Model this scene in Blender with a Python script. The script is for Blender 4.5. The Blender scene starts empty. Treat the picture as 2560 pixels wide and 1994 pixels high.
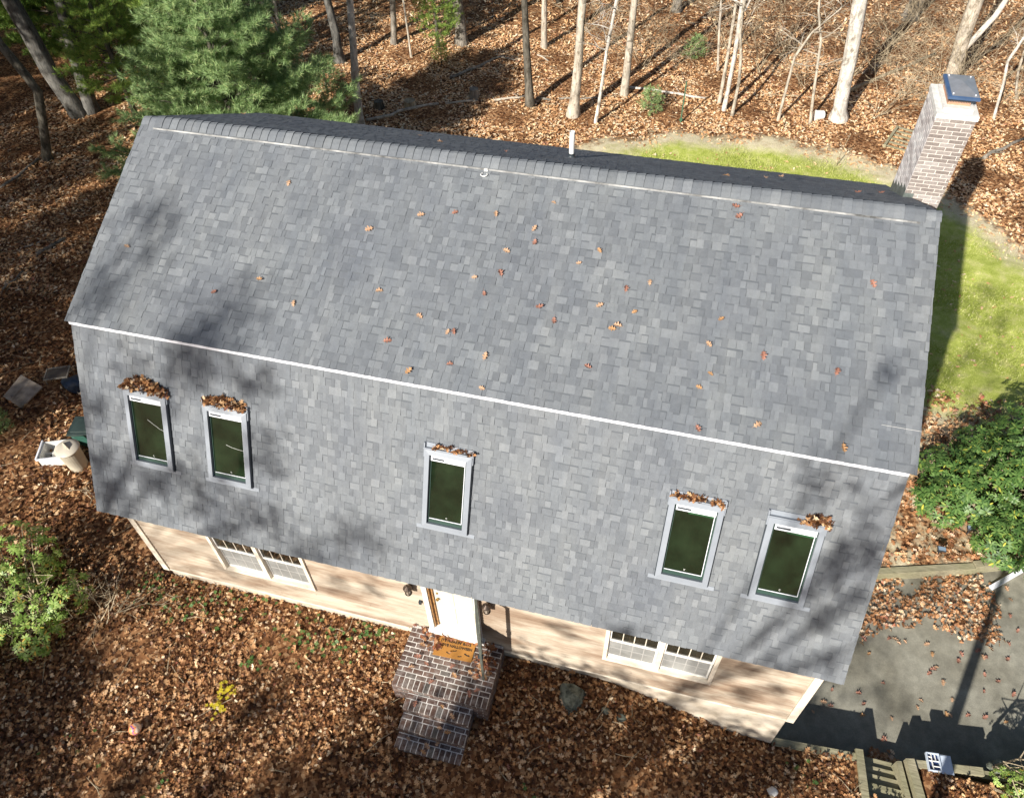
import bpy, math, random
import numpy as np
from mathutils import Vector, Matrix
random.seed(7); RNG = np.random.default_rng(7)
sc = bpy.context.scene
COL = sc.collection
R = math.radians

# ------------------------------------------------------------------ camera, sky, sun, exposure
cam_d = bpy.data.cameras.new('camera'); cam = bpy.data.objects.new('camera', cam_d); COL.objects.link(cam)
def cam_axes(p, y, r):
    cp, sp = math.cos(p), math.sin(p)
    Z = Matrix.Rotation(y, 3, 'Z')
    right, fwd, up = Z @ Vector((1, 0, 0)), Z @ Vector((0, cp, -sp)), Z @ Vector((0, sp, cp))
    return right*math.cos(r)+up*math.sin(r), up*math.cos(r)-right*math.sin(r), fwd
cr, cu, cf = cam_axes(R(48.12), R(16.231), R(-2.004))
cam.matrix_world = Matrix(((cr.x, cu.x, -cf.x, 3.1655), (cr.y, cu.y, -cf.y, -10.8335), (cr.z, cu.z, -cf.z, 6.718), (0, 0, 0, 1)))
cam_d.sensor_width = 36; cam_d.lens = 1913.55/2560*36; cam_d.clip_end = 2000; cam_d.clip_start = .1
sc.camera = cam
SUN_AZ, SUN_EL = 21.0, 29.8              # light travels towards azimuth 21 deg (from +Y to +X)
SD = Vector((math.sin(R(SUN_AZ))*math.cos(R(SUN_EL)), math.cos(R(SUN_AZ))*math.cos(R(SUN_EL)), -math.sin(R(SUN_EL))))
w = bpy.data.worlds.new('World'); sc.world = w; w.use_nodes = True
nt = w.node_tree; bgn = nt.nodes['Background']
sky = nt.nodes.new('ShaderNodeTexSky'); sky.sky_type = 'NISHITA'; sky.sun_disc = False
sky.sun_elevation = R(SUN_EL); sky.sun_rotation = R(180+SUN_AZ)
nt.links.new(sky.outputs[0], bgn.inputs[0]); bgn.inputs[1].default_value = .05
sl = bpy.data.lights.new('sun', 'SUN'); sl.energy = 5.0; sl.angle = R(.55); sl.color = (1, .95, .87)
so = bpy.data.objects.new('sun', sl); COL.objects.link(so); so.rotation_euler = SD.to_track_quat('-Z', 'Y').to_euler()
sc.view_settings.view_transform = 'Standard'; sc.view_settings.look = 'None'
sc.view_settings.exposure = .74; sc.view_settings.gamma = 1

# ------------------------------------------------------------------ helpers
def tag(o, label=None, cat=None, group=None, kind=None):
    if label: o['label'] = label
    if cat: o['category'] = cat
    if group: o['group'] = group
    if kind: o['kind'] = kind
    return o
def empty(name, loc=(0, 0, 0), rz=0, **k):
    o = bpy.data.objects.new(name, None); COL.objects.link(o); o.location = loc; o.rotation_euler.z = rz
    o.empty_display_size = .2
    return tag(o, **k)
class MB:
    """collects shapes and links them as ONE mesh object"""
    def __init__(s): s.v = []; s.f = []; s.m = []
    def add(s, vs, fs, mi=0):
        n = len(s.v); s.v += [tuple(v) for v in vs]; s.f += [tuple(i+n for i in f) for f in fs]; s.m += [mi]*len(fs)
    def box(s, a, b, mi=0, M=None):
        x0, y0, z0 = a; x1, y1, z1 = b
        vs = [Vector(p) for p in ((x0,y0,z0),(x1,y0,z0),(x1,y1,z0),(x0,y1,z0),(x0,y0,z1),(x1,y0,z1),(x1,y1,z1),(x0,y1,z1))]
        if M: vs = [M @ p for p in vs]
        s.add(vs, ((0,3,2,1),(4,5,6,7),(0,1,5,4),(1,2,6,5),(2,3,7,6),(3,0,4,7)), mi)
    def prism(s, poly, d0, d1, axis='x', mi=0):
        n = len(poly)
        def P(p, d): return (d, p[0], p[1]) if axis == 'x' else ((p[0], d, p[1]) if axis == 'y' else (p[0], p[1], d))
        vs = [P(p, d0) for p in poly]+[P(p, d1) for p in poly]
        fs = [tuple(range(n))[::-1], tuple(range(n, 2*n))]+[(i, (i+1) % n, n+(i+1) % n, n+i) for i in range(n)]
        s.add(vs, fs, mi)
    def tube(s, pts, rs, sides=6, cap=True, mi=0, flat=None):
        pts = [Vector(p) for p in pts]; n = len(pts)
        if isinstance(rs, (int, float)): rs = [rs]*n
        up = Vector((0.3, 0.2, 1)).normalized(); vs = []
        for i, p in enumerate(pts):
            t = (pts[min(i+1, n-1)]-pts[max(i-1, 0)])
            t = t.normalized() if t.length > 1e-9 else Vector((0, 0, 1))
            a = t.cross(up if abs(t.dot(up)) < .95 else Vector((1, 0, 0))).normalized(); b = t.cross(a)
            for k in range(sides):
                an = 2*math.pi*k/sides
                vs.append(p+(a*math.cos(an)+b*math.sin(an))*rs[i])
        fs = [(i*sides+k, i*sides+(k+1) % sides, (i+1)*sides+(k+1) % sides, (i+1)*sides+k) for i in range(n-1) for k in range(sides)]
        if cap: fs += [tuple(range(sides))[::-1], tuple((n-1)*sides+k for k in range(sides))]
        s.add(vs, fs, mi)
    def lathe(s, prof, c=(0, 0, 0), sides=20, mi=0):
        vs = [(c[0]+r*math.cos(2*math.pi*k/sides), c[1]+r*math.sin(2*math.pi*k/sides), c[2]+z) for r, z in prof for k in range(sides)]
        n = len(prof)
        fs = [(i*sides+k, i*sides+(k+1) % sides, (i+1)*sides+(k+1) % sides, (i+1)*sides+k) for i in range(n-1) for k in range(sides)]
        fs += [tuple(range(sides))[::-1], tuple((n-1)*sides+k for k in range(sides))]
        s.add(vs, fs, mi)
    def build(s, name, mats, parent=None, smooth=False, **k):
        me = bpy.data.meshes.new(name); me.from_pydata(s.v, [], s.f)
        if not isinstance(mats, (list, tuple)): mats = [mats]
        for m in mats: me.materials.append(m)
        if len(mats) > 1: me.polygons.foreach_set('material_index', s.m)
        if smooth: me.polygons.foreach_set('use_smooth', [True]*len(me.polygons))
        me.update()
        o = bpy.data.objects.new(name, me); COL.objects.link(o)
        if parent: o.parent = parent
        return tag(o, **k)
def np_obj(name, V, F, mat, parent=None, midx=None, smooth=False, **k):
    """V (n,3), F (m,3 or 4) numpy arrays -> object"""
    me = bpy.data.meshes.new(name); n, m, q = len(V), len(F), F.shape[1]
    me.vertices.add(n); me.vertices.foreach_set('co', V.astype(np.float32).ravel())
    me.loops.add(m*q); me.loops.foreach_set('vertex_index', F.astype(np.int32).ravel())
    me.polygons.add(m); me.polygons.foreach_set('loop_start', np.arange(0, m*q, q, dtype=np.int32))
    me.polygons.foreach_set('loop_total', np.full(m, q, dtype=np.int32))
    for mm in (mat if isinstance(mat, (list, tuple)) else [mat]): me.materials.append(mm)
    if midx is not None: me.polygons.foreach_set('material_index', midx.astype(np.int32))
    if smooth: me.polygons.foreach_set('use_smooth', np.ones(m, dtype=bool))
    me.update(); me.validate()
    o = bpy.data.objects.new(name, me); COL.objects.link(o)
    if parent: o.parent = parent
    return tag(o, **k)
def rotm(yaw, tilt, taz, roll=None):
    """per item rotation: spin by yaw, then tilt by `tilt` about a horizontal axis at azimuth taz -> (n,3,3)"""
    c, s = np.cos(yaw), np.sin(yaw); z = np.zeros_like(c); o = np.ones_like(c)
    A = np.stack([np.stack([c, -s, z], -1), np.stack([s, c, z], -1), np.stack([z, z, o], -1)], -2)
    kx, ky = np.cos(taz), np.sin(taz); ct, st = np.cos(tilt), np.sin(tilt)
    B = np.stack([np.stack([ct+kx*kx*(1-ct), kx*ky*(1-ct), ky*st], -1),
                  np.stack([kx*ky*(1-ct), ct+ky*ky*(1-ct), -kx*st], -1),
                  np.stack([-ky*st, kx*st, ct], -1)], -2)
    return B @ A
def frames(d):
    """(n,3) unit directions -> rotation whose x axis is d, z roughly up"""
    up = np.array([0, 0, 1.])+RNG.normal(0, .3, d.shape)
    y = np.cross(up, d); y /= np.linalg.norm(y, axis=1, keepdims=True)+1e-9
    z = np.cross(d, y)
    return np.stack([d, y, z], -1)
def instance(T, F, pos, Rm, size, bend=None, curl=None):
    """T (k,3) template in x along, y across"""
    n, k = len(pos), len(T)
    L = np.repeat(T[None], n, 0).copy()
    if bend is not None: L[:, :, 2] += bend[:, None]*(L[:, :, 0]-.4)**2
    if curl is not None: L[:, :, 2] += curl[:, None]*L[:, :, 1]**2
    L *= size[:, None, None]
    V = np.einsum('nij,nkj->nki', Rm, L)+pos[:, None, :]
    FF = (F[None]+(np.arange(n)*k)[:, None, None]).reshape(-1, F.shape[1])
    return V.reshape(-1, 3), FF

# ------------------------------------------------------------------ materials
def mat(name, col=(.5, .5, .5), rough=.7, metal=0, spec=.5, **k):
    m = bpy.data.materials.new(name); m.use_nodes = True
    b = m.node_tree.nodes['Principled BSDF']
    b.inputs['Base Color'].default_value = (*col, 1); b.inputs['Roughness'].default_value = rough
    b.inputs['Metallic'].default_value = metal; b.inputs['Specular IOR Level'].default_value = spec
    return m
def N(m, t, **k):
    n = m.node_tree.nodes.new(t)
    for a, v in k.items():
        if hasattr(n, a): setattr(n, a, v)
        else: n.inputs[a.replace('_', ' ')].default_value = v
    return n
def LK(m, a, b): m.node_tree.links.new(a, b)
def ramp(m, fac, stops, interp='LINEAR'):
    r = N(m, 'ShaderNodeValToRGB'); r.color_ramp.interpolation = interp; e = r.color_ramp.elements
    while len(e) < len(stops): e.new(.5)
    for i, (p, c) in enumerate(stops): e[i].position = p; e[i].color = (*c, 1) if len(c) == 3 else c
    LK(m, fac, r.inputs[0]); return r.outputs[0]
def coord(m, scale=(1, 1, 1), rot=(0, 0, 0), kind='Object'):
    t = N(m, 'ShaderNodeTexCoord'); mp = N(m, 'ShaderNodeMapping'); LK(m, t.outputs[kind], mp.inputs[0])
    mp.inputs['Scale'].default_value = scale; mp.inputs['Rotation'].default_value = rot
    return mp.outputs[0]
def noise(m, vec, scale, detail=4, rough=.55, dist=0):
    n = N(m, 'ShaderNodeTexNoise'); n.inputs['Scale'].default_value = scale; n.inputs['Detail'].default_value = detail
    n.inputs['Roughness'].default_value = rough; n.inputs['Distortion'].default_value = dist
    if vec is not None: LK(m, vec, n.inputs['Vector'])
    return n.outputs[0]
def mix(m, a, b, fac, mode='MIX'):
    x = N(m, 'ShaderNodeMix'); x.data_type = 'RGBA'; x.blend_type = mode
    for v, i in ((fac, 0), (a, 6), (b, 7)):
        if isinstance(v, (int, float)): x.inputs[i].default_value = v
        elif isinstance(v, tuple): x.inputs[i].default_value = (*v, 1)
        else: LK(m, v, x.inputs[i])
    return x.outputs[2]
def base(m, out): LK(m, out, m.node_tree.nodes['Principled BSDF'].inputs['Base Color'])
def bump(m, h, strength=.4, dist=.01):
    b = N(m, 'ShaderNodeBump'); b.inputs['Strength'].default_value = strength; b.inputs['Distance'].default_value = dist
    LK(m, h, b.inputs['Height']); LK(m, b.outputs[0], m.node_tree.nodes['Principled BSDF'].inputs['Normal'])
def island(m):
    return N(m, 'ShaderNodeNewGeometry').outputs['Random Per Island']

def varied(name, stops, rough=.7, ns=30, amt=.25, bs=.3, spec=.3, dist=.004, vec_scale=(1,1,1), interp='LINEAR', metal=0):
    """island-random colour times a fine noise"""
    m = mat(name, rough=rough, spec=spec, metal=metal)
    c = ramp(m, island(m), stops, interp); n = noise(m, coord(m, vec_scale), ns, 5, .6)
    g = ramp(m, n, ((.25, (1-amt,)*3), (.75, (1+amt*.6,)*3)))
    base(m, mix(m, c, g, 1.0, 'MULTIPLY')); bump(m, n, bs, dist); return m
def leafmat(name, stops, rough=.55, trans=.25, spec=.35):
    m = mat(name, rough=rough, spec=spec); c = ramp(m, island(m), stops); base(m, c)
    p = m.node_tree.nodes['Principled BSDF']; out = m.node_tree.nodes['Material Output']
    t = N(m, 'ShaderNodeBsdfTranslucent'); LK(m, c, t.inputs[0]); x = N(m, 'ShaderNodeMixShader'); x.inputs[0].default_value = trans
    LK(m, p.outputs[0], x.inputs[1]); LK(m, t.outputs[0], x.inputs[2]); LK(m, x.outputs[0], out.inputs[0]); return m

M = {}
# shingle: a mineral-grey blend, every tab its own tone; faint streaks from years of rain
m = M['shingle'] = mat('shingle', rough=.9, spec=.25)
c = ramp(m, island(m), ((0, (.140, .153, .169)), (.2, (.157, .171, .188)), (.5, (.172, .187, .204)), (.8, (.185, .201, .218)), (.93, (.203, .219, .236)), (1, (.216, .232, .249))))
n1 = noise(m, coord(m), 220, 3, .7); n2 = noise(m, coord(m), .8, 4, .6); n3 = noise(m, coord(m), 14, 3)
c = mix(m, c, ramp(m, n1, ((.3, (.72,)*3), (.7, (1.25,)*3))), 1., 'MULTIPLY')
c = mix(m, c, ramp(m, n2, ((.3, (.9, .9, .92)), (.7, (1.1, 1.09, 1.06)))), 1., 'MULTIPLY')
c = mix(m, c, ramp(m, n3, ((.3, (.93, .93, .93)), (.7, (1.06,)*3))), 1., 'MULTIPLY')
n4 = noise(m, coord(m, (2.2, .25, .25)), 1.4, 5, .6); c = mix(m, c, ramp(m, n4, ((.3, (.90, .91, .93)), (.7, (1.08, 1.06, 1.03)))), 1., 'MULTIPLY'); base(m, c); bump(m, n1, .8, .007)
M['shingle_band'] = varied('shingle_band', ((0, (.108, .119, .132)), (1, (.132, .144, .158))), .9, 150, .3)
# leaves
LEAF = ((0, (.16, .07, .03)), (.14, (.29, .125, .052)), (.34, (.45, .215, .095)), (.52, (.58, .31, .15)), (.70, (.67, .42, .23)), (.86, (.76, .55, .35)), (.95, (.82, .68, .50)), (1, (.48, .16, .09)))
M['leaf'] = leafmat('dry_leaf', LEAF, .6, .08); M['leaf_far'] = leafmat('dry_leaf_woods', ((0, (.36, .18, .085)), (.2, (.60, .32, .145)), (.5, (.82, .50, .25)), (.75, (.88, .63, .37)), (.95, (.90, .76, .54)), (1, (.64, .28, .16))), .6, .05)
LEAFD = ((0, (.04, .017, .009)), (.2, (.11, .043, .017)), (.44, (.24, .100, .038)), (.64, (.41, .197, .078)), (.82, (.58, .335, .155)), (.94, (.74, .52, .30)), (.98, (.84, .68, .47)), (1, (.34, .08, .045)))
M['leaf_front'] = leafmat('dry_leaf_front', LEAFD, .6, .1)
M['leaf_tan'] = leafmat('tan_leaf', ((0, (.46, .27, .16)), (1, (.58, .38, .24))), .6, .2)
M['leaf_red'] = leafmat('red_leaf', ((0, (.30, .13, .09)), (1, (.42, .21, .15))), .6, .2)
M['leaf_orange'] = leafmat('orange_leaf', ((0, (.44, .23, .10)), (1, (.54, .32, .16))), .6, .2)
M['needle'] = leafmat('pine_needle', ((0, (.14, .23, .08)), (.45, (.26, .39, .15)), (.8, (.38, .52, .24)), (1, (.55, .62, .26))), .55, .3)
M['needle_yellow'] = leafmat('pine_needle_yellow', ((0, (.12, .22, .05)), (.5, (.25, .39, .08)), (1, (.45, .52, .12))), .55, .35)
M['rhodo'] = leafmat('rhododendron_leaf', ((0, (.045, .105, .025)), (.5, (.10, .19, .045)), (.9, (.18, .29, .08)), (.97, (.28, .36, .07)), (1, (.55, .50, .07))), .45, .22, .35)
M['laurel'] = leafmat('laurel_leaf', ((0, (.14, .25, .04)), (.5, (.29, .43, .09)), (.90, (.48, .58, .19)), (.975, (.6, .46, .08)), (1, (.62, .38, .06))), .45, .25, .35)
M['green_leaf'] = leafmat('green_leaf', ((0, (.05, .13, .03)), (1, (.14, .27, .07))), .5, .2)
M['yellow_leaf'] = leafmat('yellow_leaf', ((0, (.6, .48, .03)), (1, (.75, .65, .06))), .5, .25)
def bark(name, a, b, sc_=9):
    m = mat(name, rough=.9, spec=.15); v = coord(m, (1, 1, .25)); n = noise(m, v, sc_, 6, .65, .4); n2 = noise(m, coord(m), 1.6, 3)
    c = ramp(m, n, ((.34, a), (.6, b))); n5 = noise(m, coord(m, (1, 1, .6)), 5, 6, .75); c = mix(m, c, ramp(m, n5, ((.36, (.45, .42, .38)), (.5, (1.0,)*3))), 1., 'MULTIPLY'); c = mix(m, c, ramp(m, n2, ((.3, (.72, .72, .70)), (.65, (1.12, 1.1, 1.06)))), 1., 'MULTIPLY')
    base(m, c); bump(m, n, .9, .03); return m
M['bark_pale'] = bark('pale_bark', (.32, .28, .23), (.58, .52, .44))
M['bark_grey'] = bark('grey_bark', (.15, .135, .115), (.34, .31, .27))
M['bark_mid'] = bark('mid_bark', (.065, .065, .063), (.175, .168, .155))
M['bark_dark'] = bark('dark_bark', (.06, .055, .045), (.17, .155, .13))
M['bark_white'] = bark('white_bark', (.42, .39, .36), (.72, .68, .63))
M['twig'] = bark('twig_bark', (.30, .24, .16), (.50, .42, .30), 20)
# siding
m = M['siding'] = mat('tan_clapboard', rough=.75, spec=.25)
v = coord(m, (.5, 1, 6)); n = noise(m, v, 2.2, 6, .65, .3); n2 = noise(m, coord(m, (.5, 1, 1.4)), 1.3, 4, .6); n3 = noise(m, coord(m, (2, 2, 30)), 5, 4, .7)
c = ramp(m, n, ((.22, (.27, .205, .155)), (.42, (.40, .33, .26)), (.6, (.48, .42, .34)), (.8, (.53, .485, .40))))
c = mix(m, c, ramp(m, n2, ((.38, (.62, .53, .47)), (.56, (1.06, 1.05, 1.03)))), 1., 'MULTIPLY')
c = mix(m, c, ramp(m, n3, ((.3, (.82, .80, .78)), (.6, (1.05,)*3))), 1., 'MULTIPLY'); base(m, c); bump(m, n3, .25, .004)
m = M['foundation'] = mat('parged_foundation', rough=.9, spec=.15)
n = noise(m, coord(m), 2.5, 6, .65); c = ramp(m, n, ((.3, (.33, .27, .20)), (.5, (.52, .45, .36)), (.75, (.62, .56, .47)))); base(m, c); bump(m, noise(m, coord(m), 40, 4), .4, .005)
def worn(name, col, rough=.6, amt=.12, sc_=6, spec=.4, metal=0, bs=.12):
    m = mat(name, col, rough, metal, spec); n = noise(m, coord(m), sc_, 5, .65)
    base(m, ramp(m, n, ((.3, tuple(x*(1-amt*1.6) for x in col)), (.65, tuple(min(1, x*(1+amt)) for x in col))))); bump(m, n, bs, .003); return m
M['cream'] = worn('cream_paint', (.74, .66, .54)); M['white'] = worn('white_paint', (.80, .79, .75), .5, .06)
M['door_white'] = worn('door_paint', (.62, .575, .49), .5, .05, 3)
M['white_metal'] = worn('white_metal', (.82, .83, .88), .35, .04, 3)
M['grey_metal'] = worn('grey_cladding', (.25, .275, .31), .38, .05, 3, .5)
M['dark_metal'] = worn('dark_cladding', (.035, .045, .055), .4, .1, 5)
M['green_frame'] = worn('green_sash', (.03, .06, .048), .4, .1, 5)
M['bronze'] = worn('bronze', (.09, .065, .05), .35, .2, 20, .5, .6)
M['brown_wood'] = worn('stained_wood', (.36, .19, .07), .55, .35, 14)
M['storm'] = worn('storm_door_edge', (.12, .13, .11), .45, .2, 8)
M['concrete'] = worn('mortar_crown', (.68, .66, .62), .9, .12, 12)
M['clay'] = worn('clay_flue', (.45, .25, .16), .8, .15, 12)
M['mortar'] = worn('mortar', (.66, .63, .59), .95, .2, 25, .2)
M['mortar_ch'] = worn('chimney_mortar', (.70, .65, .60), .95, .08, 25, .2)
M['lead'] = worn('lead_flashing', (.12, .14, .13), .5, .3, 10, .5)
M['brick'] = varied('chimney_brick', ((0, (.20, .17, .155)), (.4, (.255, .22, .20)), (.8, (.30, .265, .245)), (1, (.40, .37, .35))), .85, 40, .3)
m = M['brick_step'] = mat('stoop_brick', rough=.8, spec=.3)
c = ramp(m, island(m), ((0, (.065, .042, .036)), (.5, (.115, .068, .052)), (.85, (.16, .095, .072)), (1, (.11, .11, .10))))
n = noise(m, coord(m), 9, 6, .7); n2 = noise(m, coord(m), 60, 4)
c = mix(m, c, (.42, .39, .37), ramp(m, n, ((.45, (0,)*3), (.75, (.6,)*3)))); c = mix(m, c, ramp(m, n2, ((.3, (.75,)*3), (.7, (1.2,)*3))), 1., 'MULTIPLY'); base(m, c); bump(m, n2, .4, .004)
m = M['timber'] = mat('weathered_timber', rough=.85, spec=.2)
n = noise(m, coord(m, (1.2, 14, 14)), 3, 6, .65, .5); n2 = noise(m, coord(m), 1.5, 3)
c = ramp(m, n, ((.3, (.19, .165, .11)), (.6, (.37, .33, .23)), (.8, (.44, .39, .28)))); c = mix(m, c, ramp(m, n2, ((.35, (.8, .85, .75)), (.7, (1.1,)*3))), 1., 'MULTIPLY'); base(m, c); bump(m, n, .6, .006)
m = M['asphalt'] = mat('old_asphalt', rough=.9, spec=.2)
n = noise(m, coord(m), 1.1, 6, .6); n2 = noise(m, coord(m), 90, 3, .7); n3 = noise(m, coord(m), 5, 5, .65)
c = ramp(m, n, ((.3, (.19, .182, .148)), (.5, (.265, .255, .208)), (.7, (.33, .318, .262)))); c = mix(m, c, ramp(m, n2, ((.3, (.75,)*3), (.7, (1.22,)*3))), 1., 'MULTIPLY')
c = mix(m, c, ramp(m, n3, ((.35, (.80,)*3), (.65, (1.1,)*3))), 1., 'MULTIPLY')
vc = N(m, 'ShaderNodeTexVoronoi'); vc.feature = 'DISTANCE_TO_EDGE'; vc.inputs['Scale'].default_value = .45
mx_ = N(m, 'ShaderNodeMix'); mx_.data_type = 'VECTOR'; mx_.inputs[0].default_value = .12; nn_ = N(m, 'ShaderNodeTexNoise'); nn_.inputs['Scale'].default_value = 3; LK(m, coord(m), mx_.inputs[4]); LK(m, nn_.outputs['Color'], mx_.inputs[5]); LK(m, mx_.outputs[1], vc.inputs['Vector'])
n7 = noise(m, coord(m), .7, 3)
c = mix(m, c, ramp(m, n7, ((.3, (.82, .80, .76)), (.65, (1.08,)*3))), 1., 'MULTIPLY'); base(m, c); bump(m, n2, .6, .005)
# glass that mirrors the woods over a dark green room
def glass(name, col, rough=.04, spec=.6):
    m = mat(name, col, rough, 0, spec); n = noise(m, coord(m), 1.7, 4, .6)
    base(m, ramp(m, n, ((.35, tuple(x*.6 for x in col)), (.7, tuple(x*1.5 for x in col))))); bump(m, noise(m, coord(m), 2.2, 2), .03, .05); return m
M['sky_glass'] = glass('skylight_glass', (.010, .020, .009)); M['win_glass'] = glass('window_glass', (.030, .028, .020), .03, .9)
M['muntin_behind'] = worn('muntin_behind_screen', (.40, .39, .37), .6, .1)
M['screen'] = worn('insect_screen', (.25, .25, .24), .55, .18, 1.8, .4)
M['rock'] = worn('grey_green_rock', (.16, .175, .14), .9, .55, 7, .2, 0, .9)
M['blue_steel'] = mat('blue_steel_cap', (.30, .33, .39), .38, .55, .6)
n = noise(M['blue_steel'], coord(M['blue_steel']), 8, 4); base(M['blue_steel'], ramp(M['blue_steel'], n, ((.3, (.36, .365, .38)), (.7, (.47, .475, .49)))))
M['brick_bloom'] = varied('brick_with_white_bloom', ((0, (.38, .34, .33)), (.5, (.55, .51, .50)), (1, (.72, .70, .68))), .9, 8, .25)
M['rim_blue_reflection'] = worn('rim_blue_reflection', (.10, .18, .34), .3, .1, 6, .6, .5)  # blue reflection along the cap rim, put into its base colour
# ground
m = M['ground'] = mat('forest_floor', rough=.95, spec=.1)
at1 = N(m, 'ShaderNodeAttribute'); at1.attribute_name = 'lawn'
at2 = N(m, 'ShaderNodeAttribute'); at2.attribute_name = 'dry'
o = coord(m)
vor = N(m, 'ShaderNodeTexVoronoi'); vor.inputs['Scale'].default_value = 15; LK(m, o, vor.inputs['Vector'])
sepc = N(m, 'ShaderNodeSeparateColor'); LK(m, vor.outputs['Color'], sepc.inputs[0])
lit = ramp(m, sepc.outputs[0], ((0, (.06, .028, .014)), (.3, (.14, .062, .028)), (.6, (.28, .135, .06)), (.85, (.42, .23, .11)), (1, (.52, .33, .18))))
lit = mix(m, lit, ramp(m, noise(m, o, 1.3, 5), ((.3, (.75, .72, .7)), (.7, (1.1,)*3))), 1., 'MULTIPLY')
gn = noise(m, o, 3.0, 6, .65); gf = noise(m, o, 60, 3, .7)
grass = ramp(m, gn, ((.3, (.30, .36, .06)), (.5, (.46, .51, .12)), (.72, (.64, .61, .26)))); dryc = ramp(m, gn, ((.3, (.52, .44, .27)), (.6, (.70, .62, .43)), (.8, (.62, .57, .33))))
def addthr(att, lo, hi, nsc, amt):
    mm = N(m, 'ShaderNodeMath'); mm.operation = 'MULTIPLY_ADD'; LK(m, noise(m, o, nsc, 6, .7), mm.inputs[0]); mm.inputs[1].default_value = amt; LK(m, att, mm.inputs[2])
    hf = N(m, 'ShaderNodeMath'); hf.operation = 'MULTIPLY'; LK(m, mm.outputs[0], hf.inputs[0]); hf.inputs[1].default_value = .5
    return ramp(m, hf.outputs[0], ((lo/2, (0,)*3), (hi/2, (1,)*3)))
gr2 = mix(m, grass, dryc, addthr(at2.outputs['Fac'], .72, 1.12, 1.1, 1.0))
gr2 = mix(m, gr2, ramp(m, gf, ((.3, (.6,)*3), (.7, (1.35,)*3))), 1., 'MULTIPLY')
base(m, mix(m, lit, gr2, addthr(at1.outputs['Fac'], 1.0, 1.2, 1.7, 1.1)))
bump(m, gf, .8, .03)

# ------------------------------------------------------------------ terrain
def sm(t): t = max(0, min(1, t)); return t*t*(3-2*t)
def lerp(a, b, t): return a+(b-a)*t
def gh(x, y):
    front = lerp(-8.26, -9.36, sm((x-2.6)/4.0))-.05*max(0, min(6, -4.9-y))
    back = lerp(-9.0, -9.45, sm((x+14)/12)); side = lerp(-9.78, -9.45, sm((y-.5)/4))
    if y < -4.4: return front
    if x > 6: return side
    return lerp(front, lerp(back, side, sm((x-3)/3.)), sm((y+4.4)/9))
DZ = -10.05                                              # driveway level
def wall_front(x): return -4.62+.10*(x-6.5)                     # line of the low timber wall
def wall_upper(x): return -.62+.325*(x-6.6)                      # line of the upper timber
def in_drive(x, y):
    if 8.2 < x < 9.3 and -5.22 < y < -4: return True
    return x > 6.35 and wall_front(x) < y < wall_upper(x) and y > -5
LAWN = [(-3.4,10),(-2.9,15.8),(-2.1,16.7),(-.9,17.6),(.52,18.3),(1.99,19.),(2.71,19.),(4.37,19.),(5.66,19.2),(6.95,19.),(8.2,18.9),(9.41,18.3),(10.23,17.9),(12.1,16.4),(13.1,15.6),(13.64,14.8),(14.15,13.9),(15.2,12.6),(15.5,7.),(13.0,4.6),(10.8,4.5),(9.2,3.2),(6.8,2.2),(6.7,10)]
def in_poly(x, y, P=LAWN):
    c = False; j = len(P)-1
    for i in range(len(P)):
        (xi, yi), (xj, yj) = P[i], P[j]
        if (yi > y) != (yj > y) and x < (xj-xi)*(y-yi)/(yj-yi)+xi: c = not c
        j = i
    return c
def pdist(x, y, P=LAWN):
    d = 9
    for i in range(len(P)):
        (ax, ay), (bx, by) = P[i-1], P[i]; L2 = (bx-ax)**2+(by-ay)**2
        t = max(0, min(1, ((x-ax)*(bx-ax)+(y-ay)*(by-ay))/L2)); d = min(d, math.hypot(x-ax-t*(bx-ax), y-ay-t*(by-ay)))
    return d
def axis(segs):
    out = []
    for a, b, s in segs: out += list(np.arange(a, b-1e-6, s))
    return out+[segs[-1][1]]
XS = axis([(-260, -60, 20), (-60, -36, 2), (-36, 6, .35), (6, 13, .08), (13, 20, .35), (20, 60, 2), (60, 260, 20)])
YS = axis([(-200, -40, 20), (-40, -12, 2), (-12, -5.4, .35), (-5.4, 2.4, .08), (2.4, 36, .35), (36, 80, 2.2), (80, 400, 20)])
nx, ny = len(XS), len(YS)
V = np.zeros((ny, nx, 3)); LW = np.zeros((ny, nx)); DR = np.zeros((ny, nx))
bumpn = RNG.normal(0, 1, (ny, nx))
for j, y in enumerate(YS):
    for i, x in enumerate(XS):
        if in_drive(x, y): z = DZ-.25
        else:
            z = gh(x, y)
            if not (6 < x < 13 and -5.4 < y < 2.4): z += .035*math.sin(x*1.7+y*.9)+.03*math.sin(y*2.3-x*.6)
        V[j, i] = (x, y, z)
        if 6.3 < x < 14 and wall_upper(x) < y < 5: LW[j, i] = .52; DR[j, i] = .9
        if -5 < x < 17 and 0 < y < 21:
            d = pdist(x, y); ins = in_poly(x, y)
            LW[j, i] = max(LW[j, i], .5+(.5 if ins else -.5)*min(1, d/1.3))
            DR[j, i] = max(DR[j, i], max(0, 1-d/1.9) if ins else 1)
            if ins and y < 9 and x > 8: DR[j, i] = max(DR[j, i], .1)
idx = np.arange(nx*ny).reshape(ny, nx)
F = np.stack([idx[:-1, :-1], idx[:-1, 1:], idx[1:, 1:], idx[1:, :-1]], -1).reshape(-1, 4)
g = np_obj('ground', V.reshape(-1, 3), F, M['ground'], smooth=True, kind='structure')
for nm, A in (('lawn', LW), ('dry', DR)):
    a = g.data.attributes.new(nm, 'FLOAT', 'POINT'); a.data.foreach_set('value', A.ravel().astype(np.float32))
mb = MB(); DXR = 30
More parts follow.
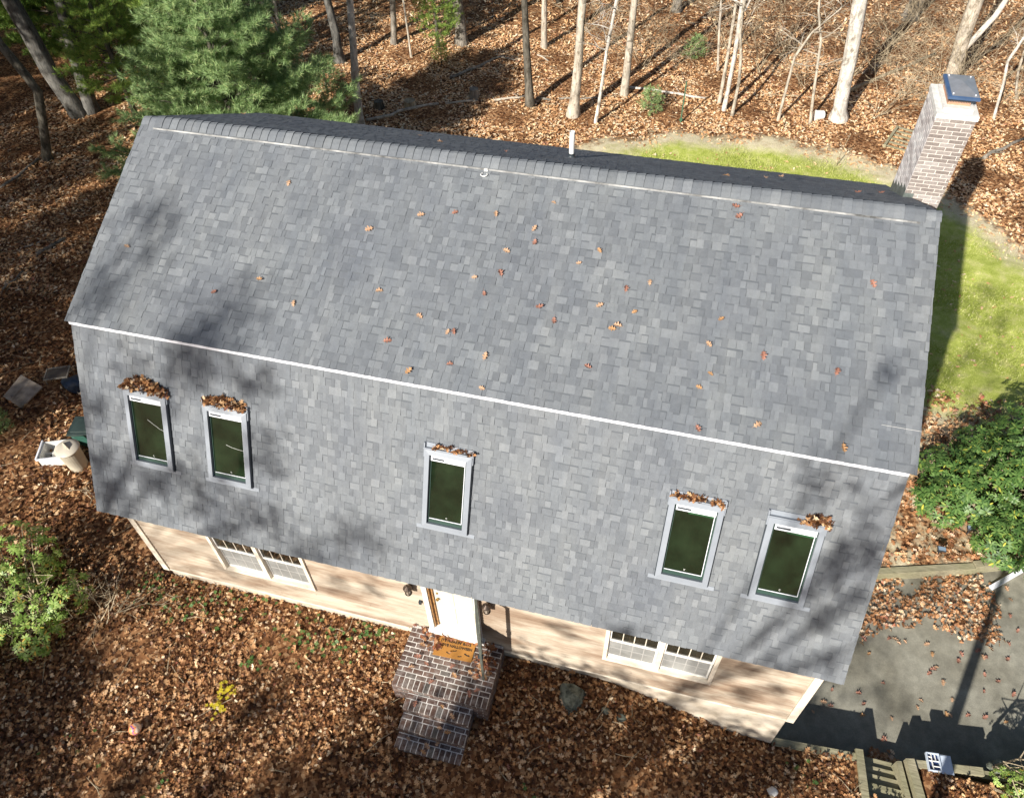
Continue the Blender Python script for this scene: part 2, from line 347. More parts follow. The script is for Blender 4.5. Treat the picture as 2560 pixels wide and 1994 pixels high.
mb.add([(6.4, wall_front(6.4), DZ), (DXR, wall_front(DXR), DZ), (DXR, wall_upper(DXR), DZ), (6.4, wall_upper(6.4), DZ),
        (6.4, wall_front(6.4), DZ-.2), (DXR, wall_front(DXR), DZ-.2), (DXR, wall_upper(DXR), DZ-.2), (6.4, wall_upper(6.4), DZ-.2)],
       ((0,1,2,3), (0,4,5,1), (3,2,6,7), (7,6,5,4), (1,5,6,2), (0,3,7,4)))
mb.build('driveway', M['asphalt'], kind='structure')

# ------------------------------------------------------------------ the house
HL, KA, KH, EB, EH, WY = 6.7, 3.5418, 1.7565, 5.0916, 5.1952, 4.7415
house = empty('house', (0, 0, 0), label='grey gambrel roofed house with tan clapboard front wall and brick chimney', cat='house')
prof = [(-4.70, -7.88), (-4.70, -4.75), (-3.50, -2.0), (0, -.28), (3.50, -2.0), (4.70, -4.75), (4.70, -7.88)]
wallb = MB(); wallb.prism([(-4.62, -7.88), (-4.62, -5.0), (-3.44, -2.05), (0, -.3), (3.44, -2.05), (4.62, -5.0), (4.62, -7.88)], -6.56, 6.56)
# clapboards, front wall, with openings (x0,x1,z0,z1)
OPEN = [(-4.80, -2.90, -7.13, -5.50), (3.04, 4.88, -7.08, -5.50), (-.36, .54, -7.55, -5.45)]
z = -7.90; row = .105
while z < -5.15:
    z1 = z+row; cuts = [(-6.46, 6.46)]
    for (a, b, c0, c1) in OPEN:
        if z1 > c0 and z < c1:
            cuts = [q for (s, e) in cuts for q in ((s, min(e, a)), (max(s, b), e)) if q[1]-q[0] > .01]
    for (s, e) in cuts:
        p = s
        while p < e-.01:
            q = min(e, p+random.uniform(2.2, 3.6))
            if e-q < .5: q = e
            wallb.add([(p, -4.752, z), (q-.003, -4.752, z), (q-.003, -4.735, z1), (p, -4.735, z1), (p, -4.62, z), (q-.003, -4.62, z), (q-.003, -4.62, z1), (p, -4.62, z1)],
                      ((0,1,2,3), (0,4,5,1), (1,5,6,2), (0,3,7,4)))
            p = q
    z = z1
wallb.build('wall', M['siding'], house)
fb = MB(); fb.box((-6.5, -4.70, -10.6), (6.5, 4.70, -7.882)); fb.build('foundation', M['foundation'], house)
tb = MB()
for sx in (-1, 1):
    a, b = sorted((sx*6.46, sx*6.60))
    for y0_, y1_ in ((-4.775, -4.56), (4.56, 4.74)): tb = MB(); tb.box((a, y0_, -7.95), (b, y1_, -5.2)); tb.build('corner_board', M['cream'], house)
tb = MB()
tb.box((-6.6, -4.757, -7.96), (-.95, -4.60, -7.905)); tb.box((1.06, -4.757, -7.96), (6.6, -4.60, -7.905))
tb.build('water_table', M['cream'], house)

# roof: deck, then real shingle courses
roofd = MB()
th = .10
top = [(-EB, -EH), (-KA+.02, -KH-.03), (-KA, -KH-.005), (0, -.005), (KA, -KH-.005), (KA-.02, -KH-.03), (EB, -EH)]
roofd.prism([(-EB, -EH-.02), (-KA-.002, -KH-.085), (-KA-.02, -KH-.014), (0, -.012), (KA+.02, -KH-.014), (KA+.002, -KH-.085), (EB, -EH-.02), (EB-.08, -EH-.05), (4.76, -EH-.05), (3.5, -KH-.22), (0, -.22), (-3.5, -KH-.22), (-4.76, -EH-.05), (-EB+.08, -EH-.05)], -6.60, 6.60)
roofo = roofd.build('roof', M['shingle_band'], house)
EXPO = .138
def shingle_slope(name, y0, z0, y1, z1, xa0, xb0, xa1, xb1):
    """from the top line (y0,z0) down to (y1,z1); xa/xb = rake x at top and bottom"""
    A = Vector((0, y0, z0)); D = Vector((0, y1-y0, z1-z0)); Ls = D.length; D.normalize()
    sgn = 1 if y1 < y0 else -1
    Nn = Vector((0, D.z, -D.y)) if D.z*1 and sgn > 0 else Vector((0, -D.z, D.y))
    if Nn.z < 0: Nn = -Nn
    mb = MB(); s = Ls; i = 0
    while s > 1e-4:                                                 # courses from the eave up
        s1 = s; s0 = max(0, s-EXPO); t = s1/Ls
        xa, xb = lerp(xa0, xa1, t), lerp(xb0, xb1, t)
        x = xa-random.uniform(0, .25); raised = random.random() < .5
        xa += random.uniform(-.004, .004); xb += random.uniform(-.004, .004)
        while x < xb:
            wd = random.choice((.06, .09, .10, .11, .12, .15)) if raised else random.choice((.06, .09, .10, .12, .13, .17))
            p, q = max(x, xa), min(x+wd, xb)
            if q-p > .004:
                h = .0105 if raised else .007; h0 = h-.0055
                sk = random.uniform(-.004, .004)
                P = lambda xx, ss, hh: A+Vector((xx, 0, 0))+D*ss+Nn*hh
                lo = s1+.012 if raised else s1+.008+random.uniform(-.002, .003)
                vs = [P(p, s0, h0), P(q-.002, s0, h0), P(q-.002+sk, lo, h), P(p+sk, lo, h), P(q-.002+sk, lo, -.002), P(p+sk, lo, -.002), P(q-.002, s0, -.002), P(p, s0, -.002)]
                mb.add(vs, ((0,1,2,3), (3,2,4,5), (0,3,5,7), (1,6,4,2)), 0)
                if not raised and random.random() < .62:            # the printed band under the course above
                    bw = random.uniform(.016, .030)
                    mb.add([P(p, s0+.012, h0+.0016), P(q-.002, s0+.012, h0+.0016), P(q-.002, s0+.012+bw, h0+.0022), P(p, s0+.012+bw, h0+.0022)], ((0,1,2,3),), 1)
            x += wd; raised = (not raised) if random.random() < .82 else raised
        s = s0; i += 1
    return mb.build(name, [M['shingle'], M['shingle_band']], roofo)
shingle_slope('upper_shingles', 0, 0, -KA-.03, -KH-.015, -HL, HL, -HL, HL)
shingle_slope('upper_shingles', 0, 0, KA+.03, -KH-.015, -HL, HL, -HL, HL)
shingle_slope('lower_shingles', -KA-.005, -KH-.075, -EB-.01, -EH-.02, -6.62, 6.62, -HL, HL)
shingle_slope('lower_shingles', KA+.005, -KH-.075, EB+.01, -EH-.02, -6.62, 6.62, -HL, HL)
# knee drip strip: bright bare white metal
mb = MB()
for s in (-1, 1):
    pts = [(s*(KA+.040), -KH-.015), (s*(KA+.050), -KH-.066), (s*(KA+.034), -KH-.074), (s*(KA+.02), -KH-.04)]
    mb.prism(pts if s < 0 else pts[::-1], -6.62, 6.605)
    mb.build('drip_edge', M['white_metal'], house); mb = MB()
# eave trim
mb = MB(); mb.box((-6.60, -EB+.05, -EH-.08), (6.60, -4.74, -EH-.052)); mb.build('soffit', M['white'], house); mb = MB(); mb.box((-6.60, 4.74, -EH-.08), (6.60, EB-.05, -EH-.052)); mb.build('soffit', M['white'], house)
# ridge vent and its cap shingles
mb = MB(); SL = KH/KA
mb.add([(-6.42, -.218, -.218*SL+.012), (6.42, -.218, -.218*SL+.012), (6.42, -.205, -.207*SL+.030), (-6.42, -.207, -.207*SL+.030)], ((0,1,2,3),))
mb.add([(-6.42, .155, -.155*SL+.010), (6.42, .155, -.155*SL+.010), (6.42, .145, -.145*SL+.045), (-6.42, .145, -.145*SL+.045)], ((3,2,1,0),), 1)
mb.build('ridge_vent', [worn('vent_edge', (.23, .23, .225), .6, .6, 3), M['dark_metal']], house)
mb = MB(); x = -HL; i = 0
while x < HL-.01:
    on = -6.44 < x < 6.40; h = .052 if on else .022; st = .148; q = min(x+st, HL)
    hw = .205 if on else .15; hb = .145 if on else .15
    ys = [-hw, -hw*.62, -hw*.3, -.03, .03, hb*.45, hb]; hh = random.uniform(-.002, .003)
    top_ = []
    for xx, dz in ((x, -.004), (q+.010, .009)):
        for yv in ys:
            edge = .014 if abs(yv) in (hw, hb) else 0
            top_.append((xx+random.uniform(-.004, .004), yv, -math.sqrt(yv*yv+.0012)*SL+h+dz+hh-edge))
    n = len(ys); fs = [(k, n+k, n+k+1, k+1) for k in range(n-1)]
    low = [(v[0]-.004, v[1], v[2]-.018) for v in top_[n:]]
    mb.add(top_+low, fs+[(n+k+1, n+k, 2*n+k, 2*n+k+1) for k in range(n-1)]); x = q
mb.build('ridge_cap', M['shingle'], roofo)
mb = MB()
hk = Vector((-.24, -.26, -.10))
mb.tube([hk+Vector((.055*math.cos(t), -.05+.055*math.sin(t)*.9, -.02)) for t in np.linspace(2.3, 7.0, 12)], .009, 5); mb.box((-.26, -.235, -.12), (-.20, -.20, -.07)); mb.build('roof_hook', M['white'], house)
mb = MB(); mb.lathe([(.075, -.05), (.075, .02), (.055, .06), (.055, .1)], (.82, 1.69, -.84), 16)
vp = mb.build('pipe_boot', M['dark_metal'], house); mb = MB(); mb.lathe([(.048, 0), (.048, .46), (.040, .46), (.040, .30)], (.82, 1.69, -.78), 16); mb.build('vent_pipe', M['white'], house, smooth=False)
mb = MB(); mb.box((-.003, -.52, 0), (0, 0, .001)); 
# white nail scuffs / seam line on the right rake
lslope = Vector((0, -(EB-KA), -(EH-KH))).normalized(); lnorm = Vector((0, -(EH-KH), (EB-KA))).normalized()
uslope = Vector((0, -KA, -KH)).normalized(); unorm = Vector((0, -KH, KA)).normalized()
def on_lower(x, s, h=0): return Vector((x, -KA, -KH-.075))+lslope*(s-.04)+lnorm*h
def on_upper(x, y, h=0): return Vector((x, y, y*SL))+unorm*h
mb = MB(); a, b = on_upper(6.18, -3.03, .019), on_upper(6.70, -3.03, .019); mb.tube([a, b], .0022, 4); mb.build('seam_line', M['white'], house)

# skylights ---------------------------------------------------------
def basis(x, s):                                                      # local frame: X right, Y down slope, Z out
    o = on_lower(x, s); return Matrix(((1, 0, 0, o.x), (0, lslope.y, lnorm.y, o.y), (0, lslope.z, lnorm.z, o.z), (0, 0, 0, 1)))
SKY = [(-5.71, -4.90, 0), (-4.19, -3.38, 1), (-.27, .51, 2), (3.57, 4.37, 3), (4.99, 5.79, 4)]
for x0, x1, k in SKY:
    W_ = x1-x0; Lh = 1.45; Mx = basis(x0, 1.06)
    fr = .085; T = .105
    s = MB()                                                          # grey cladding: four mitred bars
    def bar(a, b, c, d, z0, z1, mi=0):
        s.add([Mx @ Vector((p[0], p[1], zz)) for zz in (z0, z1) for p in (a, b, c, d)], ((4,5,6,7), (0,1,5,4), (1,2,6,5), (2,3,7,6), (3,0,4,7)), mi)
    o4 = [(0, 0), (W_, 0), (W_, Lh), (0, Lh)]; i4 = [(fr, fr), (W_-fr, fr), (W_-fr, Lh-fr*1.1), (fr, Lh-fr*1.1)]
    for q in range(4):
        a, b = o4[q], o4[(q+1) % 4]; c, d = i4[(q+1) % 4], i4[q]
        s.add([Mx @ Vector((*a, .01)), Mx @ Vector((*b, .01)), Mx @ Vector((*b, T-.012)), Mx @ Vector((*a, T-.012)), Mx @ Vector((*c, T)), Mx @ Vector((*d, T)), Mx @ Vector((*c, .02)), Mx @ Vector((*d, .02)),
               ], ((0,1,2,3), (3,2,4,5), (5,4,6,7)))
    sk = s.build('skylight', M['grey_metal'], house)
    s = MB()
    s.box((-.105, Lh-.005, .012), (W_+.115, Lh+.065, .034), 0, Mx); s.box((-.004, Lh-.03, .015), (W_+.004, Lh+.03, .05), 0, Mx); s.build('apron', M['grey_metal'], sk); s = MB()
    s.box((-.02, -.10, .012), (W_+.03, .0, .034), 0, Mx); s.box((-.022, -.02, .02), (W_+.022, .0, T-.02), 0, Mx)
    s.box((-.018, -.1, .012), (0, .14, T-.03), 0, Mx); s.box((W_, -.1, .012), (W_+.018, .14, T-.03), 0, Mx)
    s.build('flashing', M['grey_metal'], sk)
    for aa, bb in ((-.012, -.002), (W_+.002, W_+.012)): s = MB(); s.box((aa, .14, .014), (bb, Lh, T-.04), 0, Mx); s.build('side_flashing', M['dark_metal'], sk)
    s = MB(); g0, g1, h0, h1 = fr-.002, W_-fr+.002, fr, Lh-fr*1.1+.002
    for a, b in (((g0, h0), (g0+.028, h1)), ((g1-.028, h0), (g1, h1)), ((g0+.028, h1-.075), (g1-.028, h1))): s.box((*a, .02), (*b, .052), 0, Mx)
    s.build('sash', M['green_frame'], sk)
    s = MB(); s.box((g0+.026, h0, .03), (g1-.026, h1-.07, .041), 0, Mx); s.build('pane', M['sky_glass'], sk)
    s = MB(); s.box((g0+.03, h0+.005, .0415), (g1-.02, h0+.10, .085), 0, Mx); s.box((g0+.032, h1-.083, .042), (g1-.03, h1-.073, .055), 0, Mx); s.box((g1-.036, h0+.08, .042), (g1-.027, h1-.08, .056), 0, Mx); s.build('blind_rail', M['white_metal'], sk)
    s = MB(); s.box((g0+.05, h0+.045, .0855), (g0+.25, h0+.075, .088), 0, Mx); s.build('control_slot', M['dark_metal'], sk)
    s = MB(); c0 = Mx @ Vector((W_/2+.02, h1-.13, .05)); s.tube([c0+Vector((.012*math.cos(t), 0, .02*math.sin(t))) for t in np.linspace(.6, 5.6, 9)], .003, 4)
    s.build('sash_hook', M['white'], sk); s = MB()
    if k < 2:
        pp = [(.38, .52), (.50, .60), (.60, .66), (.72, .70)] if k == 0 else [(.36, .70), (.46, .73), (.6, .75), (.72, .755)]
        s.tube([Mx @ Vector((a, b*1.0, .046)) for a, b in pp], .0026, 4); s.build('branch_reflection', M['white'], sk)  # branch mirrored in the glass, drawn in as a thin white tube
    if k in (3, 4): s = MB(); s.box((g0+.22, h0+.09, .0413), (g1-.04, h0+.155, .0417), 0, Mx); s.build('inner_lining', worn('green_lining', (.015, .07, .025), .4, .3), sk)

# front windows -----------------------------------------------------
def window(x0, x1, z0, z1):
    s = MB(); c = .07
    s.box((x0-c, -4.785, z0-c), (x0, -4.66, z1+c)); s.box((x1, -4.785, z0-c), (x1+c, -4.66, z1+c)); s.box((x0, -4.785, z0-c), (x1, -4.66, z0)); s.box((x0, -4.785, z1), (x1, -4.66, z1+c))
    mx = (x0+x1)/2; s.box((mx-.045, -4.783, z0), (mx+.045, -4.66, z1))
    wd = s.build('window', M['cream'], house)
    s = MB(); zm = -6.40
    for a, b in ((x0, mx-.045), (mx+.045, x1)):
        for zz0, zz1, y in ((zm, z1, -4.735), (z0, zm, -4.705)):
            s.box((a, y, zz0), (a+.035, y+.03, zz1)); s.box((b-.035, y, zz0), (b, y+.03, zz1)); s.box((a+.035, y, zz0), (b-.035, y+.03, zz0+.05)); s.box((a+.035, y, zz1-.04), (b-.035, y+.03, zz1))
    s.build('sash', M['white'], wd)
    for ai, (a, b) in enumerate(((x0, mx-.045), (mx+.045, x1))):
        s = MB(); s.box((a+.036, -4.715, zm+.05), (b-.036, -4.711, z1-.04)); s.build('pane', M['win_glass'], wd)
        s = MB(); s.box((a+.036, -4.69, z0+.05), (b-.036, -4.686, zm-.04)); s.build('screen', M['screen'], wd)
        s = MB(); s2 = MB()
        for t in (1, 2, 3):
            xx = a+.036+(b-a-.072)*t/4; s.box((xx-.008, -4.722, zm+.05), (xx+.008, -4.7155, z1-.04)); s2.box((xx-.007, -4.694, z0+.05), (xx+.007, -4.6905, zm-.04))
        s.box((a+.036, -4.7225, (zm+z1)/2-.008), (b-.036, -4.7158, (zm+z1)/2+.008)); s2.box((a+.036, -4.6945, (z0+zm)/2-.007), (b-.036, -4.6908, (z0+zm)/2+.007))
        s.build('muntin', M['cream'], wd); s2.build('muntin', M['muntin_behind'], wd)
window(*OPEN[0]); window(*OPEN[1])

# door ---------------------------------------------------------------
s = MB(); s.box((-.455, -4.79, -7.56), (-.362, -4.62, -5.38)); s.box((.542, -4.79, -7.56), (.625, -4.62, -5.38)); s.box((-.362, -4.79, -5.47), (.542, -4.62, -5.38)); s.box((-.46, -4.86, -7.66), (.68, -4.62, -7.56)); s.build('door_frame', M['white'], house)
s = MB(); s.box((-.361, -4.755, -7.559), (-.335, -4.63, -5.48)); s.box((-.334, -4.70, -7.559), (-.29, -4.63, -5.48)); s.build('door_jamb', M['brown_wood'], house)
s = MB(); s.box((-.288, -4.665, -7.52), (.541, -4.625, -5.48))
for a, b in ((-.22, .10), (.16, .48)):
    for z0, z1 in ((-7.40, -6.75), (-6.65, -5.62)): s.box((a, -4.673, z0), (b, -4.664, z1))
dr = s.build('door', M['door_white'], house)
s = MB(); s.lathe([(.012, -.03), (.03, -.01), (.032, .01), (.02, .03)], (-.21, -4.71, -6.45), 12); s.tube([(-.21, -4.665, -6.45), (-.21, -4.71, -6.45)], .012, 6); s.build('door_knob', M.setdefault('brass', worn('brass', (.45, .30, .10), .3, .1, 8, .5, .9)), dr)
s = MB(); s.box((-.225, -4.69, -6.28), (-.195, -4.664, -6.23)); s.build('deadbolt', M['brass'], dr)
# storm door standing open, hinged on the right
hx, hy, fx, fy = .60, -4.80, .88, -5.56; dv = Vector((fx-hx, fy-hy, 0)); DL = dv.length; an = math.atan2(dv.y, dv.x)
Ms = Matrix.Translation((hx, hy, -7.55)) @ Matrix.Rotation(an, 4, 'Z')
s = MB(); H_ = 2.02
for a, b in (((0, -.02, 0), (.07, .02, H_)), ((DL-.07, -.02, 0), (DL, .02, H_)), ((.07, -.02, 0), (DL-.07, .02, .72)), ((.07, -.02, H_-.09), (DL-.07, .02, H_))): s.box(a, b, 0, Ms)
sd = s.build('storm_door', M['storm'], house)
s = MB(); s.box((DL-.05, .021, .92), (DL-.02, .05, 1.06), 0, Ms); s.box((DL-.05, -.05, .94), (DL-.02, -.021, 1.04), 0, Ms); s.build('handle', M['dark_metal'], sd)
for lx in (-.68, .82):
    s = MB(); c0 = Vector((lx, -4.87, -5.97)); s.lathe([(.012, .16), (.02, .12), (.075, .06), (.085, .045), (.03, .04)], c0, 12); s.lathe([(.06, -.15), (.07, -.13), (.03, -.17), (.008, -.20)], c0, 12)
    for q in range(6): a = q*math.pi/3; s.tube([c0+Vector((.072*math.cos(a), .072*math.sin(a), .045)), c0+Vector((.06*math.cos(a), .06*math.sin(a), -.14))], .006, 4)
    s.tube([(lx, -4.74, -6.05), (lx, -4.80, -6.08), (lx, -4.85, -6.0), (lx, -4.87, -5.92)], .012, 6); s.box((lx-.035, -4.775, -6.13), (lx+.035, -4.735, -5.97))
    wl = s.build('wall_lamp', M['bronze'], house); s = MB(); s.lathe([(.05, .04), (.05, -.14)], c0, 10); s.build('lamp_glass', worn('smoked_glass', (.30, .25, .2), .15, .1), wl)
s = MB(); s.box((-.57, -4.80, -6.64), (-.52, -4.74, -6.54)); s.box((-.56, -4.806, -6.61), (-.53, -4.80, -6.58)); s.build('doorbell', M['dark_metal'], house)

# chimney -------------------------------------------------------------
def brick_wall(mb, p0, ux, width, z0, z1, out, bl=.203, bh=.057, j=.0107, proud=.006):
    z = z0; r = 0; ux = Vector(ux); out = Vector(out)
    while z < z1-.02:
        x = -(bl+j)/2 if r % 2 else 0.0; zt = min(z+bh, z1)
        while x < width-.005:
            a, b = max(0, x), min(width, x+bl)
            if b-a > .02:
                P = [Vector(p0)+ux*u+Vector((0, 0, zz-0)) for u, zz in ((a, z), (b, z), (b, zt), (a, zt))]
                pr = proud+random.uniform(-.0015, .0015)
                Q = [p+out*pr for p in P]; P = [p-out*.004 for p in P]
                mb.add(P+Q, ((4,5,6,7), (0,1,5,4), (1,2,6,5), (2,3,7,6), (3,0,4,7)))
            x += bl+j
        z += bh+j; r += 1
CX0, CX1, CY0, CY1, CT = 6.56, 7.135, 1.64, 2.60, .62
s = MB(); s.box((CX0, CY0, -10.2), (CX1, CY1, CT)); chim = s.build('chimney', M['mortar_ch'], house)
s = MB(); brick_wall(s, (CX0, CY1, 0), (0, -1, 0), CY1-CY0, -2.0, CT, (-1, 0, 0)); s.build('bloomed_brickwork', M['brick_bloom'], chim)
s = MB(); 
for p0, ux, wd, out in (((CX0, CY0, 0), (1, 0, 0), CX1-CX0, (0, -1, 0)), ((CX1, CY1, 0), (-1, 0, 0), CX1-CX0, (0, 1, 0)), ((CX1, CY0, 0), (0, 1, 0), CY1-CY0, (1, 0, 0))):
    brick_wall(s, p0, ux, wd, -10.0 if out[0] >= 0 else -2.0, CT, out)
s.build('brickwork', M['brick'], chim)
s = MB(); s.box((CX0-.02, CY0-.02, CT), (CX1+.02, CY1+.02, CT+.075)); s.box((CX0+.07, CY0+.08, CT+.075), (CX1-.07, CY1-.08, CT+.13)); s.build('crown', M['concrete'], chim)
s = MB(); s.box((CX0+.13, CY0+.2, CT+.13), (CX1-.12, CY1-.15, CT+.18)); s.build('flue', M['clay'], chim)
ax0, ax1, ay0, ay1, az = CX0+.095, CX1-.02, CY0+.15, CY1-.03, CT+.27
ccx, ccy = (ax0+ax1)/2, (ay0+ay1)/2
s = MB()                                                            # mesh cage
for z0 in np.arange(CT+.2, az, .028): 
    for (a, b) in (((ax0+.04, ay0+.05), (ax1-.05, ay0+.05)), ((ax0+.04, ay1-.05), (ax1-.05, ay1-.05)), ((ax0+.04, ay0+.05), (ax0+.04, ay1-.05)), ((ax1-.05, ay0+.05), (ax1-.05, ay1-.05))): s.tube([(*a, z0), (*b, z0)], .006, 4)
for t in np.arange(0, 1.001, 1/16):
    for yy in (ay0+.05, ay1-.05): s.tube([(lerp(ax0+.04, ax1-.05, t), yy, CT+.17), (lerp(ax0+.04, ax1-.05, t), yy, az)], .006, 4)
    for xx in (ax0+.04, ax1-.05): s.tube([(xx, lerp(ay0+.05, ay1-.05, t), CT+.17), (xx, lerp(ay0+.05, ay1-.05, t), az)], .006, 4)
s.build('spark_screen', M['dark_metal'], chim)
s = MB(); r0 = [(ax0, ay0), (ax1, ay0), (ax1, ay1), (ax0, ay1)]
e = .05; r1 = [(ax0+e, ay0+.03), (ax1-.012, ay0+.03), (ax1-.012, ay1-.012), (ax0+e, ay1-.012)]
s.add([(*p, az+.012) for p in r1]+[(ccx, ccy, az+.075)]+[(*p, az-.0) for p in r1], ((0,1,4), (1,2,4), (2,3,4), (3,0,4), (8,7,6,5)))
cp = s.build('chimney_cap', M['blue_steel'], chim)
s = MB(); 
for q in range(4):
    a, b, c_, d = r0[q], r0[(q+1) % 4], r1[(q+1) % 4], r1[q]
    s.add([(*a, az-.035), (*b, az-.035), (*b, az+.0), (*a, az+.0), (*c_, az+.013), (*d, az+.013)], ((0,1,2,3), (3,2,4,5)))
s.build('cap_rim', M['rim_blue_reflection'], cp)
s = MB()
for px, py in ((ax0+.07, ay0+.08), (ax1-.07, ay0+.08), (ax1-.07, ay1-.08), (ax0+.07, ay1-.08)): s.lathe([(.012, .0), (.010, .012)], (px, py, az+.022), 8)
s.build('cap_screw', M['white_metal'], cp)
s = MB()                                                            # stepped lead flashing up the left face
y = CY0-.0
while y < CY1: 
    zt = -y*SL; s.box((CX0-.012, y, zt-.1), (CX0-.008+.0, min(y+.2, CY1), zt+.14)); y += .2
s.box((CX0-.012, CY0-.012, -CY0*SL-.05), (CX0+.14, CY0-.008, -CY0*SL+.09)); s.build('step_flashing', M['lead'], chim)

# ------------------------------------------------------------------ brick stoop
st = empty('brick_steps', (0, -5.5, gh(0, -6)), label='dark brick stoop with three steps below the open front door', cat='steps')
def stp(mb, name, m): o = mb.build(name, m); o.parent = st; o.matrix_parent_inverse = Matrix.Translation(-Vector(st.location)); return o
def stoop_block(x0, x1, y0, y1, zt, zb, back, name):
    """y1 is the front edge (towards -y), header course at the front, stretchers behind when back"""
    c = MB(); c.box((x0+.004, y1+.004, zb), (x1-.004, y0, zt-.004)); core = stp(c, name, M['mortar'])
    s = MB(); j = .018
    n = round((x1-x0)/.105); w_ = (x1-x0)/n
    for i in range(n):
        dz = random.uniform(-.003, .003)
        s.box((x0+i*w_+j/2, y1, zt-.05), (x0+(i+1)*w_-j/2, y1+.2-j, zt+dz))
    y = y1+.2; r = 0
    while back and y < y0-.05:
        x = x0-(.1 if r % 2 else 0); y2 = min(y+.098, y0)
        while x < x1-.02:
            a, b = max(x, x0), min(x+.21-j, x1)
            if b-a > .03: s.box((a, y+.001, zt-.05), (b, y2-j, zt+random.uniform(-.003, .003)))
            x += .21
        y += .1; r += 1
    z = zt-.055-.012; r = 0
    while z-.057 > zb-.06:                                              # faces
        for (p0, ux, wd, out) in (((x0, y1+.004), (1, 0), x1-x0, (0, -1)), ((x0+.004, y0), (0, -1), y0-y1, (-1, 0)), ((x1-.004, y1), (0, 1), y0-y1, (1, 0))):
            x = -(.1 if r % 2 else 0)
            while x < wd-.02:
                a, b = max(0, x), min(wd, x+.2)
                if b-a > .03:
                    P = [Vector((p0[0]+ux[0]*u, p0[1]+ux[1]*u, zz)) for u, zz in ((a, z-.057), (b, z-.057), (b, z), (a, z))]; o_ = Vector((*out, 0))*random.uniform(.005, .009)
                    s.add([p for p in P]+[p+o_ for p in P], ((4,5,6,7), (0,1,5,4), (1,2,6,5), (2,3,7,6), (3,0,4,7)))
                x += .212
        z -= .068; r += 1
    b = s.build('bricks', M['brick_step'], core); 
stoop_block(-.83, 1.05, -4.76, -6.00, -7.70, -8.9, True, 'landing')
stoop_block(-.52, .78, -6.01, -6.31, -7.89, -8.9, True, 'step')
stoop_block(-.52, .78, -6.32, -6.62, -8.08, -8.9, True, 'step')
stoop_block(-.52, .78, -6.63, -6.92, -8.26, -8.9, True, 'step')
# doormat
mt = MB(); mtx = Matrix.Translation((.13, -5.03, -7.693)) @ Matrix.Rotation(R(2), 4, 'Z')
mt.box((-.39, -.215, 0), (.39, .205, .018), 0, mtx)
m = M['coir'] = mat('coir_mat', rough=.95, spec=.1); n = noise(m, coord(m), 120, 3); base(m, ramp(m, n, ((.3, (.30, .13, .03)), (.7, (.50, .25, .07))))); bump(m, n, .8, .006)
mat_o = mt.build('doormat', M['coir'], label='orange brown coir doormat with black lettering and bats on the brick landing', cat='doormat')
ink = worn('black_ink', (.02, .018, .015), .9, .3)
def text_obj(txt, x, y, size, parent):
    cu_ = bpy.data.curves.new('t', 'FONT'); cu_.body = txt; cu_.size = size; cu_.align_x = 'CENTER'; cu_.extrude = .0015; cu_.offset = .0025; cu_.resolution_u = 2
    ob = bpy.data.objects.new('t', cu_); COL.objects.link(ob); bpy.context.view_layer.update()
    me = bpy.data.meshes.new_from_object(ob.evaluated_get(bpy.context.evaluated_depsgraph_get())); bpy.data.objects.remove(ob)
    me.transform(mtx @ Matrix.Translation((x, y, .0195))); me.materials.clear(); me.materials.append(ink)
    o = bpy.data.objects.new('lettering', me); COL.objects.link(o); o.parent = parent; return o
text_obj("IT'S FREAKIN' BATS", 0, .085, .072, mat_o); text_obj("I LOVE HALLOWEEN", 0, -0.005, .075, mat_o)
def bat(mb, x, y, s, a):
    P = [(0,.12),(.06,.2),(.1,.08),(.3,.2),(.55,.35),(1,.1),(.8,-.05),(.7,-.2),(.5,-.1),(.35,-.22),(.2,-.12),(0,-.3)]
    P = P+[(-u, v) for u, v in P[::-1][1:-1]]
    T = mtx @ Matrix.Translation((x, y, .019)) @ Matrix.Rotation(a, 4, 'Z') @ Matrix.Diagonal((s, s, 1, 1))
    vs = [T @ Vector((u, v, .0012)) for u, v in P]; c0 = T @ Vector((0, 0, .0012)); n = len(vs)
    mb.add([c0]+vs, [(0, i+1, (i+1) % n+1) for i in range(n)])
bm_ = MB()
for b in ((-.29, -.07, .055, .2), (-.10, -.13, .05, -.3), (.02, -.065, .045, .3), (.14, -.155, .045, .25), (.27, -.10, .065, -.25)): bat(bm_, *b)
bm_.build('bat_print', ink, mat_o)

# ------------------------------------------------------------------ timber walls, stairs
def beam(mb, a, b, w_, z0, z1, mi=0):
    a, b = Vector((*a, 0)), Vector((*b, 0)); d = (b-a).normalized(); nrm = Vector((-d.y, d.x, 0))*w_/2
    P = [a-nrm, b-nrm, b+nrm, a+nrm]; mb.add([(p.x, p.y, z) for z in (z0, z1) for p in P], ((3,2,1,0), (4,5,6,7), (0,1,5,4), (1,2,6,5), (2,3,7,6), (3,0,4,7)), mi)
def timber_wall(name, a, b, w_, ztop, n, hgt, label, joints=2.4):
    t = empty(name, (a[0], a[1], ztop-n*hgt), label=label, cat='retaining wall'); off = Matrix.Translation(-Vector(t.location))
    A, B = Vector(a), Vector(b); L = (B-A).length; d = (B-A)/L
    for i in range(n):
        p = -random.uniform(0, joints)*.8; s = MB(); k = random.uniform(-.006, .006)
        while p < L:
            q = min(p+joints, L); u = max(p, 0)
            if q-u > .02:
                nn = Vector((-d.y, d.x))*k; beam(s, A+d*u+nn, A+d*(q-.004)+nn, w_, ztop-(i+1)*hgt+.003, ztop-i*hgt)
            p += joints; 
        o = s.build('timber', M['timber']); o.parent = t; o.matrix_parent_inverse = off
    return t
timber_wall('timber_retaining_wall', (6.52, -4.66), (8.13, -4.56), .16, -9.34, 5, .16, 'weathered timber wall between the house corner and the short wooden stairs')
